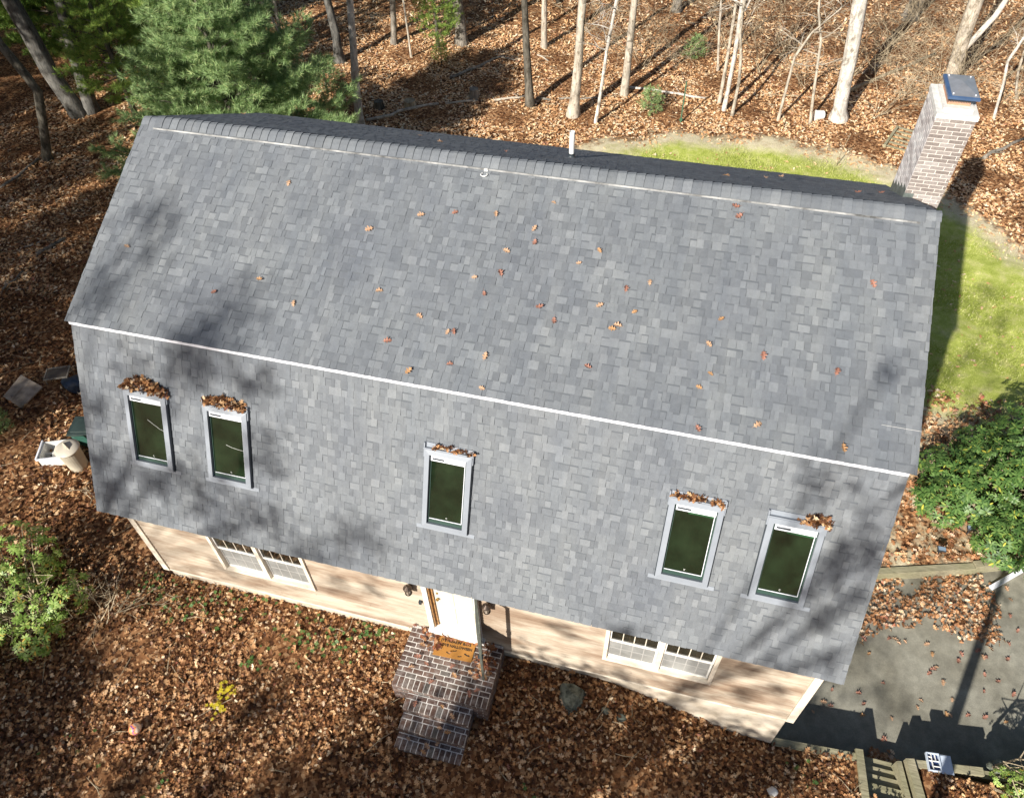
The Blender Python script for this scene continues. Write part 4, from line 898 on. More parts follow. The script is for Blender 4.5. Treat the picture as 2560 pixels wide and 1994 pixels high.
brush(9.9, 26.0, 5, 2.8, (0, .2), 'leafless brush right of the big white trunk', grp=G4, spread=.7)
for i, (x, y, lab) in enumerate(((13.6, 25.6, 'pale whips just right of the forked trunk'), (12.0, 21.8, 'pale whips close behind the chimney cap'), (8.9, 25.4, 'pale whips between the big white trunk and the chimney'), (5.9, 26.4, 'pale whips at the top edge above the bent sapling'), (3.2, 27.0, 'pale whips at the top edge above the sapling cluster'), (-.2, 24.2, 'pale whips behind the trunk at the white curved log'), (16.6, 22.2, 'pale whips at the right edge below the corner'), (10.6, 28.6, 'pale whips at the top edge left of the forked trunk'), (-3.6, 27.5, 'pale whips at the top edge behind the broad pale trunk'), (14.4, 28.5, 'pale whips near the top right corner'))):
    brush(x, y, 10, 3.8, (random.uniform(-.2, .4), .1), lab, 'twig', 'pale leafless whips among the far trunks', .7)
brush(-7.45, -5.9, 7, 1.1, (.5, .25), 'dry twiggy brush on the right side of the left laurel', grp='dry brush by the laurel')

# ------------------------------------------------------------------ fallen logs
LOGS = [([(-10.59,16.27),(-9.71,17.0),(-9.11,17.77),(-8.18,18.48)],.075,'bark_pale','pale fallen birch log starting at the foot of the white birch'),
([(-7.88,18.58),(-7.3,18.99),(-6.62,19.29)],.05,'bark_pale','thin pale fallen log just in front of the square stump'),
([(-6.01,19.48),(-5.29,19.96),(-4.81,20.26)],.058,'bark_pale','pale fallen log ending at the dark mossy trunk'),
([(-4.31,20.2),(-3.66,20.25)],.057,'bark_grey','short grey log right of the dark mossy trunk'),
([(-3.34,20.44),(-2.56,20.59),(-1.62,20.95)],.043,'bark_grey','thin grey log crossing behind the broad pale trunk'),
([(-.5,22.08),(.3,22.12),(1.71,21.96),(2.81,21.82)],.06,'bark_white','white curved log lying above the lawn'),
([(-8.4,20.8),(-7.85,21.76),(-7.26,22.71),(-6.65,23.65)],.072,'bark_grey','long dark log pointing up the slope above the stump'),
([(-6.85,23.51),(-6.12,23.43)],.046,'bark_pale','short pale stick at the upper end of the long dark log'),
([(-5.21,24.25),(-4.58,23.77)],.054,'bark_pale','short pale log right of the dark mossy trunk near the top'),
([(8.76,23.74),(9.69,24.79),(11.39,26.69),(12.64,28.14)],.09,'twig','tan log leaning away behind the big white trunk'),
([(11.07,25.56),(12.37,25.2)],.03,'bark_pale','straight pale stick left of the chimney cap'),
([(13.55,19.22),(14.35,20.07),(15.3,21.1)],.078,'bark_grey','grey log at the right edge beyond the chimney'),
([(5.19,22.83),(6.43,22.86),(8.13,22.85)],.025,'twig','long thin stick behind the bent sapling'),
([(-22.17,8.4),(-22.03,9.24),(-22.07,10.55)],.06,'bark_grey','grey log at the left edge below the crooked trunk'),
([(-18.1,5.24),(-17.94,5.69),(-17.71,6.26)],.06,'bark_grey','thick short log left of the roof corner'),
([(-18.9,5.4),(-18.2,6.1)],.035,'bark_pale','thin pale branch beside the thick short log'),
([(-17.95,3.39),(-17.89,3.9),(-17.98,4.38)],.04,'bark_grey','grey branch near the left edge level with the roof knee')]
for P_, r_, m_, lab in LOGS:
    s = MB(); pts = []
    for i, (x, y) in enumerate(P_): 
        pts.append(Vector((x, y, gh(x, y)+r_*.9)))
        if i < len(P_)-1: x2, y2 = P_[i+1]; a, b = (x*.5+x2*.5)+random.gauss(0, .05), (y*.5+y2*.5)+random.gauss(0, .05); pts.append(Vector((a, b, gh(a, b)+r_*.9)))
    s.tube(pts, [r_*random.uniform(.85, 1.12)*(1-.3*i/len(pts)) for i in range(len(pts))], 8)
    for i in range(2):
        p = random.choice(pts); branch(s, p, Vector((random.gauss(0, 1), random.gauss(0, 1), .3)), .5, r_*.3, 0, 4, 3)
    s.build('fallen_log', M[m_], smooth=True, label=lab, cat='log', group='fallen logs in the woods')
def lump(mb, c, r, seed=0, sc_=(1, 1, 1), sub=2, amp=.25):
    import bmesh
    bm = bmesh.new(); bmesh.ops.create_icosphere(bm, subdivisions=sub, radius=1); rr = random.Random(seed)
    ph = [(Vector((rr.gauss(0, 1), rr.gauss(0, 1), rr.gauss(0, 1))), rr.uniform(1, 3)) for _ in range(6)]
    vs = []
    for v in bm.verts:
        k = 1+amp*sum(math.sin(v.co.dot(a)*f) for a, f in ph)/3; vs.append(Vector(c)+Vector((v.co.x*sc_[0], v.co.y*sc_[1], v.co.z*sc_[2]))*r*k)
    mb.add(vs, [tuple(v.index for v in f.verts) for f in bm.faces]); bm.free()
for (x, y, w_, h, m_, lab) in ((-6.92, 19.6, .2, .38, 'bark_grey', 'square cut grey stump above the pale logs'), (-9.26, 17.95, .24, .3, 'twig', 'broken brown stump by the pale birch log'), (-10.49, 17.5, .2, .3, 'bark_dark', 'dark mossy stump right of the white birch')):
    s = MB(); z = gh(x, y); s.lathe([(w_*1.25, -.1), (w_*1.1, .05), (w_, h*.7), (w_*.97, h), (.02, h+.01)], (x, y, z), 11); s.build('tree_stump', M[m_], label=lab, cat='stump', group='cut stumps in the woods')
# bucket, stakes, pallet
x, y = 7.44, 21.05; z = gh(x, y); s = MB(); s.tube([(x-.12, y-.05, z+.19), (x+.2, y+.08, z+.19)], [.2, .17], 18); s.tube([(x-.13, y-.055, z+.19), (x-.10, y-.045, z+.19)], .215, 18)
bk = s.build('white_bucket', M['white'], label='white plastic bucket lying on its side by the crooked sapling', cat='bucket')
s = MB(); z = gh(2, 19.59); s.box((1.975, 19.56, z), (2.025, 19.6, z+1.75)); s.box((1.94, 19.55, z+.1), (2.06, 19.56, z+.22)); s.build('metal_stake', worn('green_post', (.05, .12, .07), .5), label='thin green metal post at the upper edge of the lawn', cat='stake')
s = MB(); z = gh(8.15, 17.66); s.tube([(8.15, 17.66, z), (8.2, 17.7, z+.6), (8.33, 17.78, z+1.25)], [.018, .014, .01], 6); s.tube([(8.2, 17.7, z+.6), (8.05, 17.75, z+.9)], .007, 5); s.build('stick', M['twig'], label='bare stick standing upright in the lawn', cat='stick')
pal = empty('wooden_pallet', (10.78, 19.9, gh(10.6, 19.9)+.03), R(-20), label='weathered wooden pallet lying on leaves left of the chimney', cat='pallet')
for k in range(2): s = MB(); s.box((-.62+k*1.14, -.86, .0), (-.52+k*1.14, .86, .13)); s.build('bearer', M['timber'], pal)
for k in range(6): s = MB(); s.box((-.50, -.84+k*.325, .07), (.50, -.745+k*.325, .10)); s.build('slat', M['timber'], pal)

# ------------------------------------------------------------------ evergreens
def needle_template():
    V, F = [], []; rr = random.Random(3)
    for i in range(11):
        a = rr.uniform(0, 6.28); el = rr.uniform(.05, 1.1); d = Vector((math.cos(el), math.sin(el)*math.cos(a), math.sin(el)*math.sin(a))); s = Vector((0, -d.z, d.y)); s = s.normalized() if s.length > .01 else Vector((0, 1, 0)); n = len(V)
        b = Vector((rr.uniform(0, .3), 0, 0))
        V += [tuple(b+s*.045), tuple(b-s*.045), tuple(b+d)]; F.append((n, n+1, n+2))
    return np.array(V), np.array(F)
NT, NF = needle_template()
def pine(name, x, y, H, rad, tiers, per, m, label, group, base_h=.6, tuft=.17, dens=1.0, z=None):
    z = gh(x, y) if z is None else z
    t = empty(name, (x, y, z), label=label, cat='tree', group=group)
    s = MB(); s.tube([(0, 0, -.2), (.02, 0, H*.3), (-.03, .02, H*.65), (0, 0, H)], [.02*H*.75+.03, .014*H+.02, .012*H*.6+.01, .01], 8); s.build('trunk', M['bark_dark'], t, smooth=True)
    s = MB(); P, D = [], []
    for i in range(tiers):
        h = lerp(base_h, H*.97, (i/(tiers-1))**.95); L0 = rad*((1-(h-base_h)/(H-base_h))**.7)*(.75 if i == 0 else 1)+.15
        a0 = random.uniform(0, 6.28)
        for k in range(per):
            a = a0+k*6.28/per+random.gauss(0, .18); L = L0*random.uniform(.7, 1.12); up = lerp(.05, .55, h/H)+random.gauss(0, .05)
            d = Vector((math.cos(a), math.sin(a), up)).normalized(); p0 = Vector((0, 0, h)); n = 6; pts = [p0]
            for q in range(n):
                u = (q+1)/n; pts.append(p0+d*L*u+Vector((0, 0, .16*L*u*u-.10*L*u+random.gauss(0, .02)*L)))
            s.tube(pts, [max(.006, .012*L*(1-.8*q/n)) for q in range(n+1)], 4, False)
            nsub = max(4, int(L*6*dens))
            for q in range(nsub):
                u = .28+.72*(q+random.random())/nsub; j = min(n-1, int(u*n)); b = pts[j].lerp(pts[j+1], u*n-j); sl_ = L*.34*(1.15-u)+.12
                sd = Vector((math.cos(a+random.choice((-1, 1))*random.uniform(.5, 1.1)), math.sin(a+random.choice((-1, 1))*random.uniform(.5, 1.1)), random.uniform(.0, .45))).normalized()
                for r_ in range(max(2, int(sl_/.07))):
                    v = (r_+1)/max(2, int(sl_/.07)); P.append(tuple(b+sd*sl_*v+Vector((random.gauss(0, .03), random.gauss(0, .03), random.gauss(0, .03))))); D.append(tuple((sd+Vector((random.gauss(0, .35), random.gauss(0, .35), random.gauss(.3, .3)))).normalized()))
    s.build('limbs', M['bark_dark'], t)
    P, D = np.array(P), np.array(D); V, F = instance(NT, NF, P, frames(D), RNG.uniform(tuft*.75, tuft*1.2, len(P)))
    np_obj('crown', V, F, M[m], t); return t
def copy_tree(o, loc, rz, sc_, label, group):
    c = o.copy(); COL.objects.link(c); c.location = loc; c.rotation_euler.z = rz; c.scale = (sc_,)*3; c['label'] = label; c['group'] = group
    for ch in o.children:
        d = ch.copy(); COL.objects.link(d); d.parent = c
    return c
GP = 'white pines and hemlocks along the left and back woods'
big = pine('white_pine', -12.2, 9.9, 8.4, 4.5, 16, 9, 'needle', 'big soft blue green pine filling the view behind the left roof end', GP, .8, .20, 1.5)
yp = pine('white_pine', -18.2, 16.5, 8.0, 2.7, 12, 7, 'needle_yellow', 'yellow green pine left of and behind the big one', GP, 1.4, .20, 1.0)
M['needle_dark'] = leafmat('hemlock_needle', ((0, (.06, .13, .02)), (.6, (.14, .25, .04)), (1, (.32, .42, .08))), .55, .3)
hem = pine('hemlock', -26.4, 18.6, 8.5, 3.4, 13, 8, 'needle_dark', 'dark hemlock at the top left behind the big leaning trunk', GP, .8, .20, 1.1)
def cp(x, y, rz, s_, lab, src=None): return copy_tree(src or yp, (x, y, gh(x, y)), rz, s_, lab, GP)
cp(-20.2, 14.4, 1.2, .85, 'yellow green pine whose boughs cross the second leaning trunk')
cp(-16.4, 12.6, 2.2, .5, 'small green pine whose boughs touch the left of the big one')
cp(-30.0, 23.5, 2.2, 1.1, 'dark hemlock filling the top left corner of the woods', hem)
cp(-22.2, 22.0, 4.2, 1.0, 'dark hemlock between the big pine and the leaning trunks', hem)
cp(-24.5, 22.5, 2.0, 1.15, 'yellow green evergreen in the sun at the top left')
cp(-28.5, 19.5, 4.0, 1.1, 'dark evergreen at the far top left corner')
cp(-20.4, 24.5, 5.0, 1.2, 'dark green evergreen above the big pine')
cp(-15.6, 29.0, .5, 1.1, 'yellow green evergreen at the top left of centre')
cp(-5.6, 30.6, 3.3, .9, 'evergreen thicket at the top edge behind the pale trunk')
sp_ = pine('white_pine', -9.9, 23.6, 3.6, 1.25, 9, 6, 'needle_yellow', 'small bright green pine in front of the stout grey trunk', GP, .7, .16, 1.2)
copy_tree(sp_, (-9.2, 22.0, gh(-9.2, 22)), 1, .35, 'knee high pine sapling below the small bright pine', GP)
sd_ = pine('pine_seedling', .66, 20.2, .95, .42, 6, 5, 'needle', 'small blue green pine seedling above the lawn edge', GP, .15, .13, 2.2)
copy_tree(sd_, (1.94, 25.57, gh(1.9, 25.5)), 2, 1.0, 'wispy pine sapling below the brush at the top', GP)
copy_tree(sd_, (-13.35, -2.05, gh(-13.3, -2)), 2, .8, 'little green pine sprig at the left edge beside the white bin', GP)
copy_tree(sd_, (-13.1, 18.1, gh(-13.1, 18.1)), 3, 1.4, 'low dark pine sapling right of the big pine', GP)
copy_tree(sd_, (-9.9, 5.6, gh(-9.9, 5.6)), 3, 1.9, 'low pine sapling peeking out beside the roof corner', GP)

# ------------------------------------------------------------------ broadleaf shrubs
WT = []; WF = []
for i in range(8):
    a = i*math.pi/4+.2*(i % 2); e = .25; n = len(WT); ca, sa = math.cos(a), math.sin(a)
    for (u, v) in LT[:, :2]*np.array([1, 1.15]):
        x = .08+u; WT.append((.0+x*math.sin(e)-.25*u*u, x*math.cos(e)*ca-v*sa, x*math.cos(e)*sa+v*ca))
    WF += [tuple(n+k for k in f) for f in LF[:, ::-1]]
WT, WF = np.array(WT), np.array(WF)
def leafy(name, x, y, lobes, n, m, label, tmpl, size, stemm, cat='shrub', updir=.6, nst=26, group=None):
    """lobes: (dx,dy,dz,r,rz); clusters sit on and just inside the lobes' surfaces"""
    z = gh(x, y); t = empty(name, (x, y, z), label=label, cat=cat, group=group); P, D = [], []
    wts = [l[3]**2 for l in lobes]
    while len(P) < n:
        l = random.choices(lobes, wts)[0]; v = Vector((random.gauss(0, 1), random.gauss(0, 1), random.gauss(.25, 1))).normalized()
        rr = l[3]*(1-abs(random.gauss(0, .16)))*(1+.14*math.sin(5*v.x+l[0]*3)*math.sin(6*v.y+l[1])); p = Vector((l[0]+v.x*rr, l[1]+v.y*rr, l[2]+v.z*rr*l[4]/l[3]))
        if p.z < .12: continue
        if sum(1 for q in lobes if q is not l and ((p.x-q[0])**2+(p.y-q[1])**2)/q[3]**2+(p.z-q[2])**2/q[4]**2 < .45): continue
        P.append(tuple(p)); D.append(tuple((v+Vector((random.gauss(0, .25), random.gauss(0, .25), updir))).normalized()))
    P, D = np.array(P), np.array(D); V, F = instance(tmpl[0], tmpl[1], P, frames(D), RNG.uniform(size*.75, size*1.2, len(P)))
    np_obj('foliage', V, F, M[m], t)
    s = MB()
    for i in range(nst):
        e = Vector(P[random.randrange(len(P))]); b = Vector((random.gauss(0, .2), random.gauss(0, .2), 0)); mid = b.lerp(e, .5)+Vector((random.gauss(0, .1), random.gauss(0, .1), .15)); s.tube([b, mid, e], [.03, .02, .007], 5, False)
        for q in range(2): s.tube([mid, mid+(e-mid)*.5+Vector((random.gauss(0, .2), random.gauss(0, .2), .1)), Vector(P[random.randrange(len(P))])*.3+e*.7], [.014, .01, .005], 4, False)
    s.build('stems', M[stemm], t); return t
leafy('rhododendron', 12.0, 2.7, [(0, 0, 1.0, 1.25, 1.0), (-1.0, -.45, .75, .85, .75), (-.1, -1.25, .8, .9, .75), (1.2, -.6, 1.0, 1.1, 1.0), (.5, 1.1, 1.2, 1.2, 1.0), (-.6, -1.75, .75, .65, .6), (.3, -2.0, .8, .75, .7), (1.1, -1.7, .9, .8, .8), (-.7, .9, .8, .8, .7), (1.7, .9, 1.5, 1.2, 1.1), (-1.7, -.7, .55, .7, .55), (-1.6, .2, .6, .7, .6), (1.9, 2.2, 1.2, 1.0, 1.0)],
      3000, 'rhodo', 'large glossy rhododendron overhanging the timber edging at the right', (WT, WF), .135, 'twig', nst=40)
leafy('mountain_laurel', -9.05, -6.3, [(0, 0, .75, .85, .8), (-.9, .1, .8, .9, .85), (.7, .35, .5, .6, .55), (-.3, .85, .9, .75, .85), (-.5, -.8, .4, .6, .4), (-1.3, -.7, .45, .6, .45), (.65, -.45, .35, .5, .35)],
      760, 'laurel', 'glossy laurel with a few yellow leaves at the left edge', (WT, WF), .10, 'twig', nst=60)
leafy('azalea', 11.0, -4.45, [(0, 0, .35, .30, .3), (.5, .25, .45, .30, .3), (.25, -.1, .3, .3, .25), (-.25, .12, .2, .2, .2), (.95, .5, .5, .4, .4), (-.1, -.3, .25, .25, .2)], 520, 'laurel', 'sparse azalea with small pale leaves in the bottom right corner', (WT, WF), .06, 'twig', nst=16)
# ground sprigs and the yellow seedling
pts = []
for cx, cy, r_, n in ((-1.64, -4.95, .22, 60), (-2.2, -5.45, .2, 34), (-5.56, -5.2, .35, 60), (-3.09, -5.35, .4, 110), (-3.8, -6.23, .25, 30), (-6.1, -5.4, .35, 70), (7.15, -5.2, .25, 20), (-2.3, -5.0, .3, 30), (-4.6, -5.0, .5, 60), (-6.9, -5.0, .4, 60), (8.95, -5.55, .12, 24), (2.2, -6.9, .2, 10), (-6.3, -8.3, .4, 14), (-4.4, -8.6, .3, 12)):
    for i in range(int(n*.45)): x, y = random.gauss(cx, r_), random.gauss(cy, r_*.6); pts.append((x, min(y, -4.8), gh(x, y)+random.uniform(.05, .14)))
P = np.array(pts); n = len(P); D = RNG.normal(0, .3, (n, 3)); D[:, 2] = 1; D /= np.linalg.norm(D, axis=1, keepdims=True)
V, F = instance(WT, WF, P, frames(D), RNG.uniform(.025, .055, n)); np_obj('ground_cover', V, F, M['green_leaf'], kind='stuff', label='low green plants poking through the leaves along the front wall', cat='ground cover')
for cx, cy, n, lab in ((-4.12, -6.75, 26, 'bright yellow seedling in the leaf litter, the one nearer the house'), (-4.12, -7.08, 20, 'bright yellow seedling in the leaf litter, the one nearer the ball')):
    z = gh(cx, cy); t = empty('yellow_seedling', (cx, cy, z), label=lab, cat='plant', group='yellow seedlings on the front lawn')
    P = np.stack([RNG.normal(0, .09, n), RNG.normal(0, .08, n), RNG.uniform(.07, .22, n)], -1); V, F = instance(WT, WF, P, frames(np.tile([0, 0, 1.], (n, 1))), RNG.uniform(.03, .05, n)); np_obj('foliage', V, F, M['yellow_leaf'], t)
    s = MB(); [s.tube([(0, 0, -.02), tuple(p)], .004, 3, False) for p in P[:8]]; s.build('stems', M['twig'], t)

# ------------------------------------------------------------------ stones, ball
for (x, y, r_, sc_, m_, lab, sd) in ((3.18, -5.27, .075, (1.2, .9, .6), 'rock', 'small blue grey stone right of the boulder', 5), (3.51, -5.27, .09, (1.2, .9, .6), 'rock', 'slightly larger grey stone farthest right of the boulder', 6), (6.57, -5.61, .10, (1.1, .9, .7), 'concrete', 'pale round stone in the leaves left of the wooden stairs', 7), (10.92, -4.02, .2, (1.3, .8, .7), 'rock', 'rounded grey rock behind the azalea', 8)):
    s = MB(); lump(s, (x, y, (gh(x, y) if x < 10 else -9.55)+r_*.35), r_, sd, sc_, 2 if r_ < .2 else 3, .35); s.build('stone' if r_ < .25 else 'boulder', M[m_], smooth=r_ < .2, label=lab, cat='stone')
s = MB(); z = gh(2.5, -5.2)
lo = [(2.22,-5.0),(2.50,-4.93),(2.80,-5.05),(2.78,-5.28),(2.58,-5.55),(2.42,-5.50),(2.26,-5.25)]; hi = [(2.30,-5.03,.20),(2.50,-4.98,.16),(2.72,-5.08,.24),(2.66,-5.26,.27),(2.57,-5.44,.13),(2.46,-5.40,.10),(2.33,-5.22,.14)]
s.add([(a, b, z-.1) for a, b in lo]+[(a, b, z+c_) for a, b, c_ in hi]+[(2.5, -5.16, z+.20)], [(i, (i+1) % 7, 7+(i+1) % 7, 7+i) for i in range(7)]+[(7+i, 7+(i+1) % 7, 14) for i in range(7)])
s.build('boulder', M['rock'], label='angular grey green boulder with mossy top below the front wall', cat='boulder')
import bmesh
bm = bmesh.new(); bmesh.ops.create_uvsphere(bm, u_segments=32, v_segments=20, radius=.112); me = bpy.data.meshes.new('ball'); bm.to_mesh(me); bm.free()
for p in me.polygons: p.use_smooth = True
bo = bpy.data.objects.new('ball', me); COL.objects.link(bo); bo.location = (-5.46, -7.84, gh(-5.46, -7.84)+.15); bo.rotation_euler = (R(20), R(-25), R(35))
me.materials.append(worn('ball_orange', (.88, .30, .12), .4, .08)); me.materials.append(worn('ball_purple', (.10, .06, .30), .4, .08)); me.materials.append(worn('ball_cream', (.88, .66, .50), .4, .08))
for p in me.polygons:
    c_ = p.center.normalized(); v_ = c_.x+.25*math.sin(3*math.atan2(c_.z, c_.y)); p.material_index = 1 if abs(v_-.15) < .13 else 2 if v_ > .55 else 0
tag(bo, 'orange and purple striped ball on the leaves of the front lawn', 'ball')

# ------------------------------------------------------------------ odds and ends on the left
def at_ground(o): return o
x, y = -10.52, -2.55; z = gh(x, y)+.0
tc = empty('trash_can', (x, y, z), label='round beige plastic trash can with domed lid beside the roof edge', cat='trash can')
beige = worn('beige_plastic', (.50, .45, .35), .5, .06, 4); s = MB(); s.lathe([(.20, 0), (.215, .02), (.26, .66), (.275, .68), (.275, .71), (.25, .71)], (0, 0, 0), 28); s.build('body', beige, tc, smooth=False)
s = MB(); s.lathe([(.29, .685), (.295, .715), (.28, .73), (.20, .775), (.08, .79), (.005, .792)], (0, 0, 0), 28); s.build('lid', worn('beige_lid', (.56, .51, .42), .5, .05, 4), tc, smooth=True)
s = MB(); s.tube([(-.14, .06, .77), (-.06, .03, .85), (.06, -.03, .85), (.14, -.06, .77)], .016, 8); s.box((-.10, -.02, .765), (.10, .02, .84), 0, Matrix.Rotation(R(-25), 4, 'Z')); s.build('handle', beige, tc)
x, y = -11.15, -2.42; z = gh(x, y); wb = empty('white_bin', (x, y, z), R(22), label='open white plastic box standing left of the beige trash can', cat='bin')
s = MB(); s.box((-.36, -.28, 0), (.36, -.25, .34)); s.box((-.36, .25, 0), (.36, .28, .34)); s.box((-.36, -.25, 0), (-.33, .25, .34)); s.box((.33, -.25, 0), (.36, .25, .34)); s.box((-.33, -.25, 0), (.33, .25, .03)); s.box((-.12, -.25, .03), (-.10, .25, .2)); s.box((-.33, 0, .03), (-.12, .02, .2)); s.build('body', M['white'], wb)
s = MB(); s.box((-.40, -.30, .30), (-.362, .30, .38)); s.box((-.36, -.31, .32), (.36, -.281, .36)); s.build('rim', M['white_metal'], wb)
x, y = -10.72, -1.72; z = gh(x, y); gb = empty('green_bin', (x, y, z), R(15), label='dark green lidded recycling bin half hidden by the roof edge', cat='bin')
gp = worn('green_plastic', (.045, .13, .10), .45, .1); s = MB(); s.add([(-.22, -.2, 0), (.22, -.2, 0), (.22, .2, 0), (-.22, .2, 0), (-.3, -.27, .6), (.3, -.27, .6), (.3, .27, .6), (-.3, .27, .6)], ((3,2,1,0), (0,1,5,4), (1,2,6,5), (2,3,7,6), (3,0,4,7), (4,5,6,7))); s.build('body', gp, gb)
s = MB(); s.box((-.33, -.3, .6), (.33, .3, .64)); s.box((-.25, -.22, .64), (.25, .22, .665)); s.box((-.33, -.31, .585), (.33, -.30, .63)); s.build('lid', worn('green_lid', (.04, .06, .055), .3, .1), gb)
x, y = -13.15, .1; z = gh(x, y); tb_ = empty('glass_table', (x, y, z), R(25), label='low table frame with dark glass top beside the left roof edge', cat='table'); tb_.scale = (.8, .8, .8)
s = MB(); s.box((-.36, -.24, .36), (.36, .24, .37)); s.build('table_top', worn('dusty_glass', (.10, .085, .065), .2, .25, 3), tb_)
s = MB(); s.box((-.40, -.28, .34), (-.36, .30, .385)); s.box((.36, -.28, .34), (.40, .30, .385)); s.box((-.36, -.28, .34), (.36, -.24, .385)); s.box((-.36, .24, .34), (.36, .30, .385)); s.build('frame', M['bark_grey'], tb_)
for a in (-.36, .36):
    for b in (-.24, .26): s = MB(); s.tube([(a, b, 0), (a, b, .34)], .02, 6); s.build('leg', M['bark_grey'], tb_)
pts = [(-14.10, -.97), (-13.35, -1.19), (-13.25, -.42), (-14.08, -.20)]; s = MB(); z = -8.46
s.add([(a, b, z+dz+dd) for dz in (0, .04) for (a, b), dd in zip(pts, (.02, 0, .05, .1))], ((3,2,1,0), (4,5,6,7), (0,1,5,4), (1,2,6,5), (2,3,7,6), (3,0,4,7)))
s.box((-13.78, -1.02, z+.085), (-13.765, -.35, z+.10)); s.box((-14.0, -.9, -8.6), (-13.9, -.8, z+.0)); s.box((-13.5, -.6, -8.6), (-13.4, -.5, z+.02))
s.build('plywood_board', worn('plywood', (.30, .25, .20), .6, .35, 2.5), label='dusty square board lying on the leaves near the left edge', cat='board')
s = MB(); lump(s, (-12.55, -.05, gh(-12.9, 0)+.15), .36, 3, (1, .8, .55), 3, .3); s.build('blue_tarp', worn('blue_tarp', (.015, .03, .06), .5, .4), smooth=True, label='crumpled dark blue tarp bundle in the shade by the roof edge', cat='tarp')
# ------------------------------------------------------------------ right side
pb = empty('plastic_case', (9.68, -4.29, -9.345), R(6), label='open light plastic organiser case lying on the timber wall', cat='case')
pl = worn('clear_plastic', (.55, .62, .72), .25, .06, 5); s = MB()
s.box((-.24, -.17, 0), (0, .17, .012))
for a, b in (((-.24, -.17), (-.225, .17)), ((-.015, -.17), (0, .17)), ((-.225, -.17), (-.015, -.155)), ((-.225, .155), (-.015, .17))): s.box((*a, .012), (*b, .075))
s.build('tray', pl, pb); s = MB()
for a, b in (((-.15, -.15), (-.142, .15)), ((-.22, .02), (-.02, .028)), ((-.08, .03), (-.072, .15)), ((-.14, -.08), (-.02, -.072)), ((-.22, .09), (-.15, .098))): s.box((*a, .013), (*b, .06))
s.build('dividers', M['white'], pb); s = MB(); s.box((-.222, -.152, .013), (-.018, .152, .016)); s.build('tray_floor', worn('navy', (.02, .04, .12), .4), pb)
s = MB(); s.box((.01, -.18, 0), (.23, .17, .02), 0, Matrix.Rotation(R(-4), 4, 'Y')); s.box((.03, -.16, .02), (.21, .15, .03), 0, Matrix.Rotation(R(-4), 4, 'Y')); s.build('lid', pl, pb)
for x, y, lab in ((10.28, .86, 'small black solar path light standing in the leaves by the edging'), (11.0, 1.6, 'black solar path light half under the rhododendron')):
    t = empty('path_light', (x, y, gh(x, y)), label=lab, cat='garden light', group='solar path lights above the driveway'); s = MB(); s.tube([(0, 0, 0), (0, 0, .28)], .012, 6); s.build('stake', M['dark_metal'], t)
    s = MB(); s.box((-.09, -.06, .28), (.09, .06, .33)); s.build('lamp_head', M['dark_metal'], t); s = MB(); s.box((-.08, -.05, .331), (.08, .05, .336)); s.build('solar_panel', worn('solar', (.25, .33, .42), .15, .05), t)
s = MB(); a, b = Vector((11.52, .42, DZ+.05)), Vector((12.55, 1.32, DZ+.05)); d = (b-a).normalized(); an_ = math.atan2(d.y, d.x); Mg = Matrix.Translation(a) @ Matrix.Rotation(an_, 4, 'Z')
s.box((0, -.055, -.04), (1.35, .055, .03), 0, Mg)
for k in range(4): s.box((0, -.045+k*.028, .031), (1.35, -.035+k*.028, .038), 0, Mg)
s.build('downspout_piece', M['white_metal'], label='bright white length of downspout on the driveway under the rhododendron', cat='downspout')

# ------------------------------------------------------------------ trees outside the frame whose shade falls on the roof and lawn
def shade_tree(name, x, y, H, clumps, label, m='leaf', r0=.28, nb=8, lsz=.2):
    z = gh(x, y); t = empty(name, (x, y, z), label=label, cat='tree', group='trees in front of the house outside the view'); s = MB()
    tr = [Vector((0, 0, -.2)), Vector((.1, 0, H*.3)), Vector((-.1, .1, H*.65)), Vector((0, 0, H))]; s.tube(tr, [r0, r0*.75, r0*.5, .04], 8); s.build('trunk', M['bark_grey'], t, smooth=True)
    s = MB(); P = []
    for (cx, cy, cz, cr, n) in clumps:
        c = Vector((cx-x, cy-y, cz-z)); h = max(1.5, min(H*.95, c.z-.35*math.hypot(c.x, c.y))); b = Vector((0, 0, h)); s.tube([b, b.lerp(c, .5)+Vector((0, 0, .2)), c], [.03, .02, .01], 5, False)
        for i in range(3): s.tube([b.lerp(c, .8), c+Vector((random.gauss(0, cr*.6), random.gauss(0, cr*.6), random.gauss(0, cr*.5)))], [.015, .006], 4, False)
        P += [(c.x+random.gauss(0, cr*.55), c.y+random.gauss(0, cr*.55), c.z+random.gauss(0, cr*.5)) for _ in range(n)]
    for i in range(nb): a = random.uniform(0, 6.28); branch(s, Vector((0, 0, lerp(H*.4, H*.95, i/nb))), Vector((math.cos(a), math.sin(a), .6)), 2.6, .05, 2)
    s.build('limbs', M['bark_grey'], t)
    P = np.array(P); n = len(P); V, F = instance(ST, SF, P, rotm(RNG.uniform(0, 6.28, n), RNG.uniform(0, 1.4, n), RNG.uniform(0, 6.28, n)), RNG.uniform(lsz*.75, lsz*1.25, n)); np_obj('crown', V, F, M[m], t)
def caster(p, t, r_, n): return (p[0]-SD.x*t, p[1]-SD.y*t, p[2]-SD.z*t, r_, n)
T1, T2, T3 = [], [], []
for p in ((-5.81,-1.61,-.8),(-5.52,-1.97,-.98),(-5.97,-3.13,-1.55),(-4.09,-3.23,-1.6),(-3.63,-2.86,-1.42),(-6.44,-2.89,-1.43),(-3.77,-3.40,-1.69)): T1.append(caster(p, 29, .6, 62))
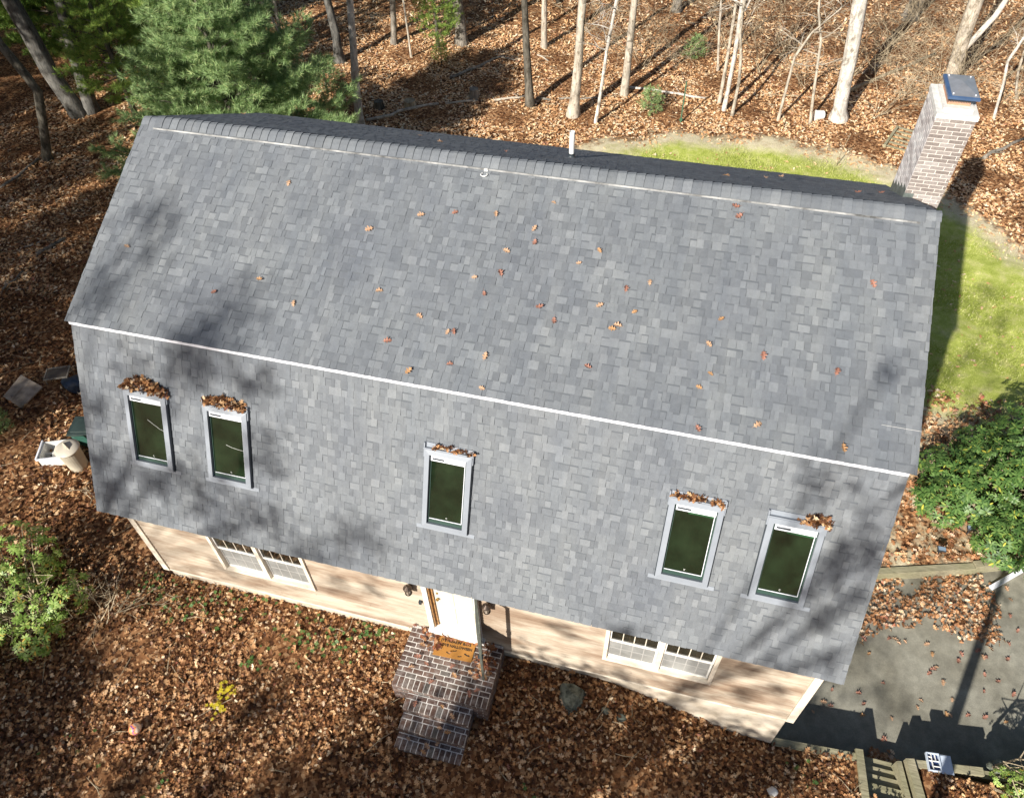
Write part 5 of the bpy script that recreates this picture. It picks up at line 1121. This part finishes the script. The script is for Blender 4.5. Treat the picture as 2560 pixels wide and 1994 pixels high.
for p in ((-4.39,-3.52,-1.71),(-4.36,-3.76,-2.23),(-5.46,-3.87,-2.49),(-3.23,-4.81,-4.57),(-2.44,-5.06,-5.12),(-6.21,-4.94,-4.85),(-4.23,-4.75,-4.43),(-5.35,-4.69,-4.31),(-3.15,-4.26,-3.36),(-6.49,-4.64,-4.18),(-1.45,-4.83,-4.62),(-4.10,-5.02,-5.04),(-4.84,-4.57,-4.03),(-6.5,-4.2,-3.2),(-3.25,-3.77,-2.27)): T1.append(caster(p, 27, .5, 95))
for p in ((-3.29,-4.74,-5.99),(-2.26,-4.74,-6.62),(-1.48,-4.74,-6.64),(-4.89,-4.74,-7.21)): T1.append(caster(p, 24, .22, 26))
for p in ((6.20,-2.36,-1.12),): T2.append(caster(p, 24, .2, 12))
for p in ((6.16,-4.64,-4.19),(6.51,-4.45,-3.78),(5.73,-5.12,-5.25),(6.34,-4.96,-4.9),(3.26,-5.11,-5.23),(6.12,-4.15,-3.1),(5.55,-4.74,-6.25),(6.06,-4.74,-6.76),(5.60,-4.74,-7.27),(3.42,-4.74,-7.74),(2.19,-4.74,-6.36)): T2.append(caster(p, 24, .24, 34))
for p in ((8.67,-1.67,DZ),(9.10,-2.97,DZ),(10.24,.29,DZ),(8.4,-.64,DZ),(8.0,-2.0,DZ)): T2.append(caster(p, 30, .5, 45))
for p in ((10.4, 6.4, -9.5), (10.9, 7.3, -9.5), (9.6, 5.0, -9.6), (11.6, 5.6, -9.5), (10.2, 8.3, -9.5), (12.4, 6.4, -9.5), (12.2, 8.0, -9.5), (13.0, 10.0, -9.5), (12.6, 11.2, -9.5)): T2.append(caster(p, 34, .55, 60))
for p in ((-8.2,-7.5,-8.4),(-7.4,-7.2,-8.4),(-9.0,-7.6,-8.4),(-1.56,-7.64,-8.4),(.97,-7.0,-8.4),(1.71,-6.4,-8.3),(3.01,-6.23,-8.4),(3.78,-5.6,-8.5),(-7.43,-8.69,-8.45),(5.23,-5.69,-9.1),(-.29,-6.81,-8.36),(.4,-6.5,-8.3),(6.9,-5.0,-9.36),(-4.94,-8.58,-8.44),(2.2,-7.0,-8.4),(1.2,-5.9,-8.3),(-3.33,-6.77,-8.35),(-2.4,-8.0,-8.4),(-3.6,-8.6,-8.4),(0,-7.6,-8.4),(4.6,-6.4,-8.9),(6.3,-5.4,-9.3),(-.6,-6.3,-8.3),(.3,-6.9,-8.4),(1.6,-7.4,-8.4),(2.8,-5.6,-8.3),(-9.4,-8.3,-8.4),(-8.4,-8.6,-8.4),(-6.4,-9.0,-8.4),(4.2,-5.3,-8.7),(-1.2,-8.4,-8.4),(2.6,-6.5,-8.4),(5.6,-5.3,-9.2)): T3.append(caster(p, 17, .42, 80))
for p in ((-12.0,1.2,-8.7),(-14.5,.2,-8.6),(-11.0,.6,-8.6),(-13.0,-2.6,-8.4),(-15.5,2.4,-8.7),(-13.4,3.6,-8.8),(-10.6,2.2,-8.8),(-16.5,.8,-8.6),(-12.6,5.2,-8.9)): T1.append(caster(p, 26, .75, 120))
T4, T5 = [], []
rr = random.Random(11)
for i in range(74): T4.append(caster((rr.uniform(-27, -10.5), rr.uniform(-3.0, 13), -8.8), 27, rr.uniform(.6, 1.3), 230))
for i in range(62): T5.append(caster((rr.uniform(-40, -9), rr.uniform(15, 42), -9.0), 25, rr.uniform(.9, 1.9), 210))
shade_tree('oak_tree', -27, -22, 15, T4, 'tall oak outside the view whose shade dapples the ground left of the house', lsz=.36)
shade_tree('oak_tree', -37, 4, 15, T5, 'tall oak outside the view whose shade darkens the woods at the top left', lsz=.48)
for p in ((-8.7,-7.5,-8.4),(-8.0,-8.7,-8.4),(-9.4,-8.2,-8.4),(-10,-7,-8.4),(-7.6,-7.9,-8.4),(-8.3,-9.3,-8.4),(1.3,-6.2,-8.3),(1.9,-6.3,-8.3),(2.1,-7.0,-8.4),(.7,-7.5,-8.4),(2.7,-5.5,-8.3),(1.5,-5.3,-8.3),(1.6,-5.8,-8.3),(-.9,-7.6,-8.4),(5.9,-5.4,-9.2),(.1,-8.3,-8.4)): T3.append(caster(p, 17, .85, 420))
shade_tree('oak_tree', -15, -25, 14, T1, 'tall oak outside the view whose ragged shade falls on the left roof end')
shade_tree('oak_tree', -3.5, -25.5, 14, T2, 'tall oak outside the view whose ragged shade falls on the right roof end')
shade_tree('oak_tree', -5.5, -22.5, 10, T3, 'lower oak outside the view whose shade falls on the front lawn', lsz=.26)
tree('oak_tree', [(7.55, -10.2, gh(7.55, -10.2), .13), (7.58, -10.2, -6.0, .12), (7.6, -10.2, -4.4, .11)], 9, M['bark_grey'], 'slim tree outside the view whose trunk shadow crosses the driveway', 'trees in front of the house outside the view', 6, 4, 1.4)
gs = 'evergreens left of the view shading the woods'
for i, (x, y, s_, lab) in enumerate(((-30, 2, 1.35, 'evergreen outside the left edge, the nearest of the shading row'), (-34, 8, 1.5, 'evergreen outside the left edge, the second of the shading row'), (-27, -4, 1.3, 'evergreen outside the left edge, standing lowest in the shading row'), (-38, 15, 1.5, 'evergreen outside the left edge, the third of the shading row'), (-24, -13, 1.6, 'evergreen outside the left edge beside the front lawn'), (-33, -2, 1.5, 'evergreen outside the left edge behind the shading row'))):
    copy_tree(yp, (x, y, -8.8), i*1.3, s_, lab, gs)
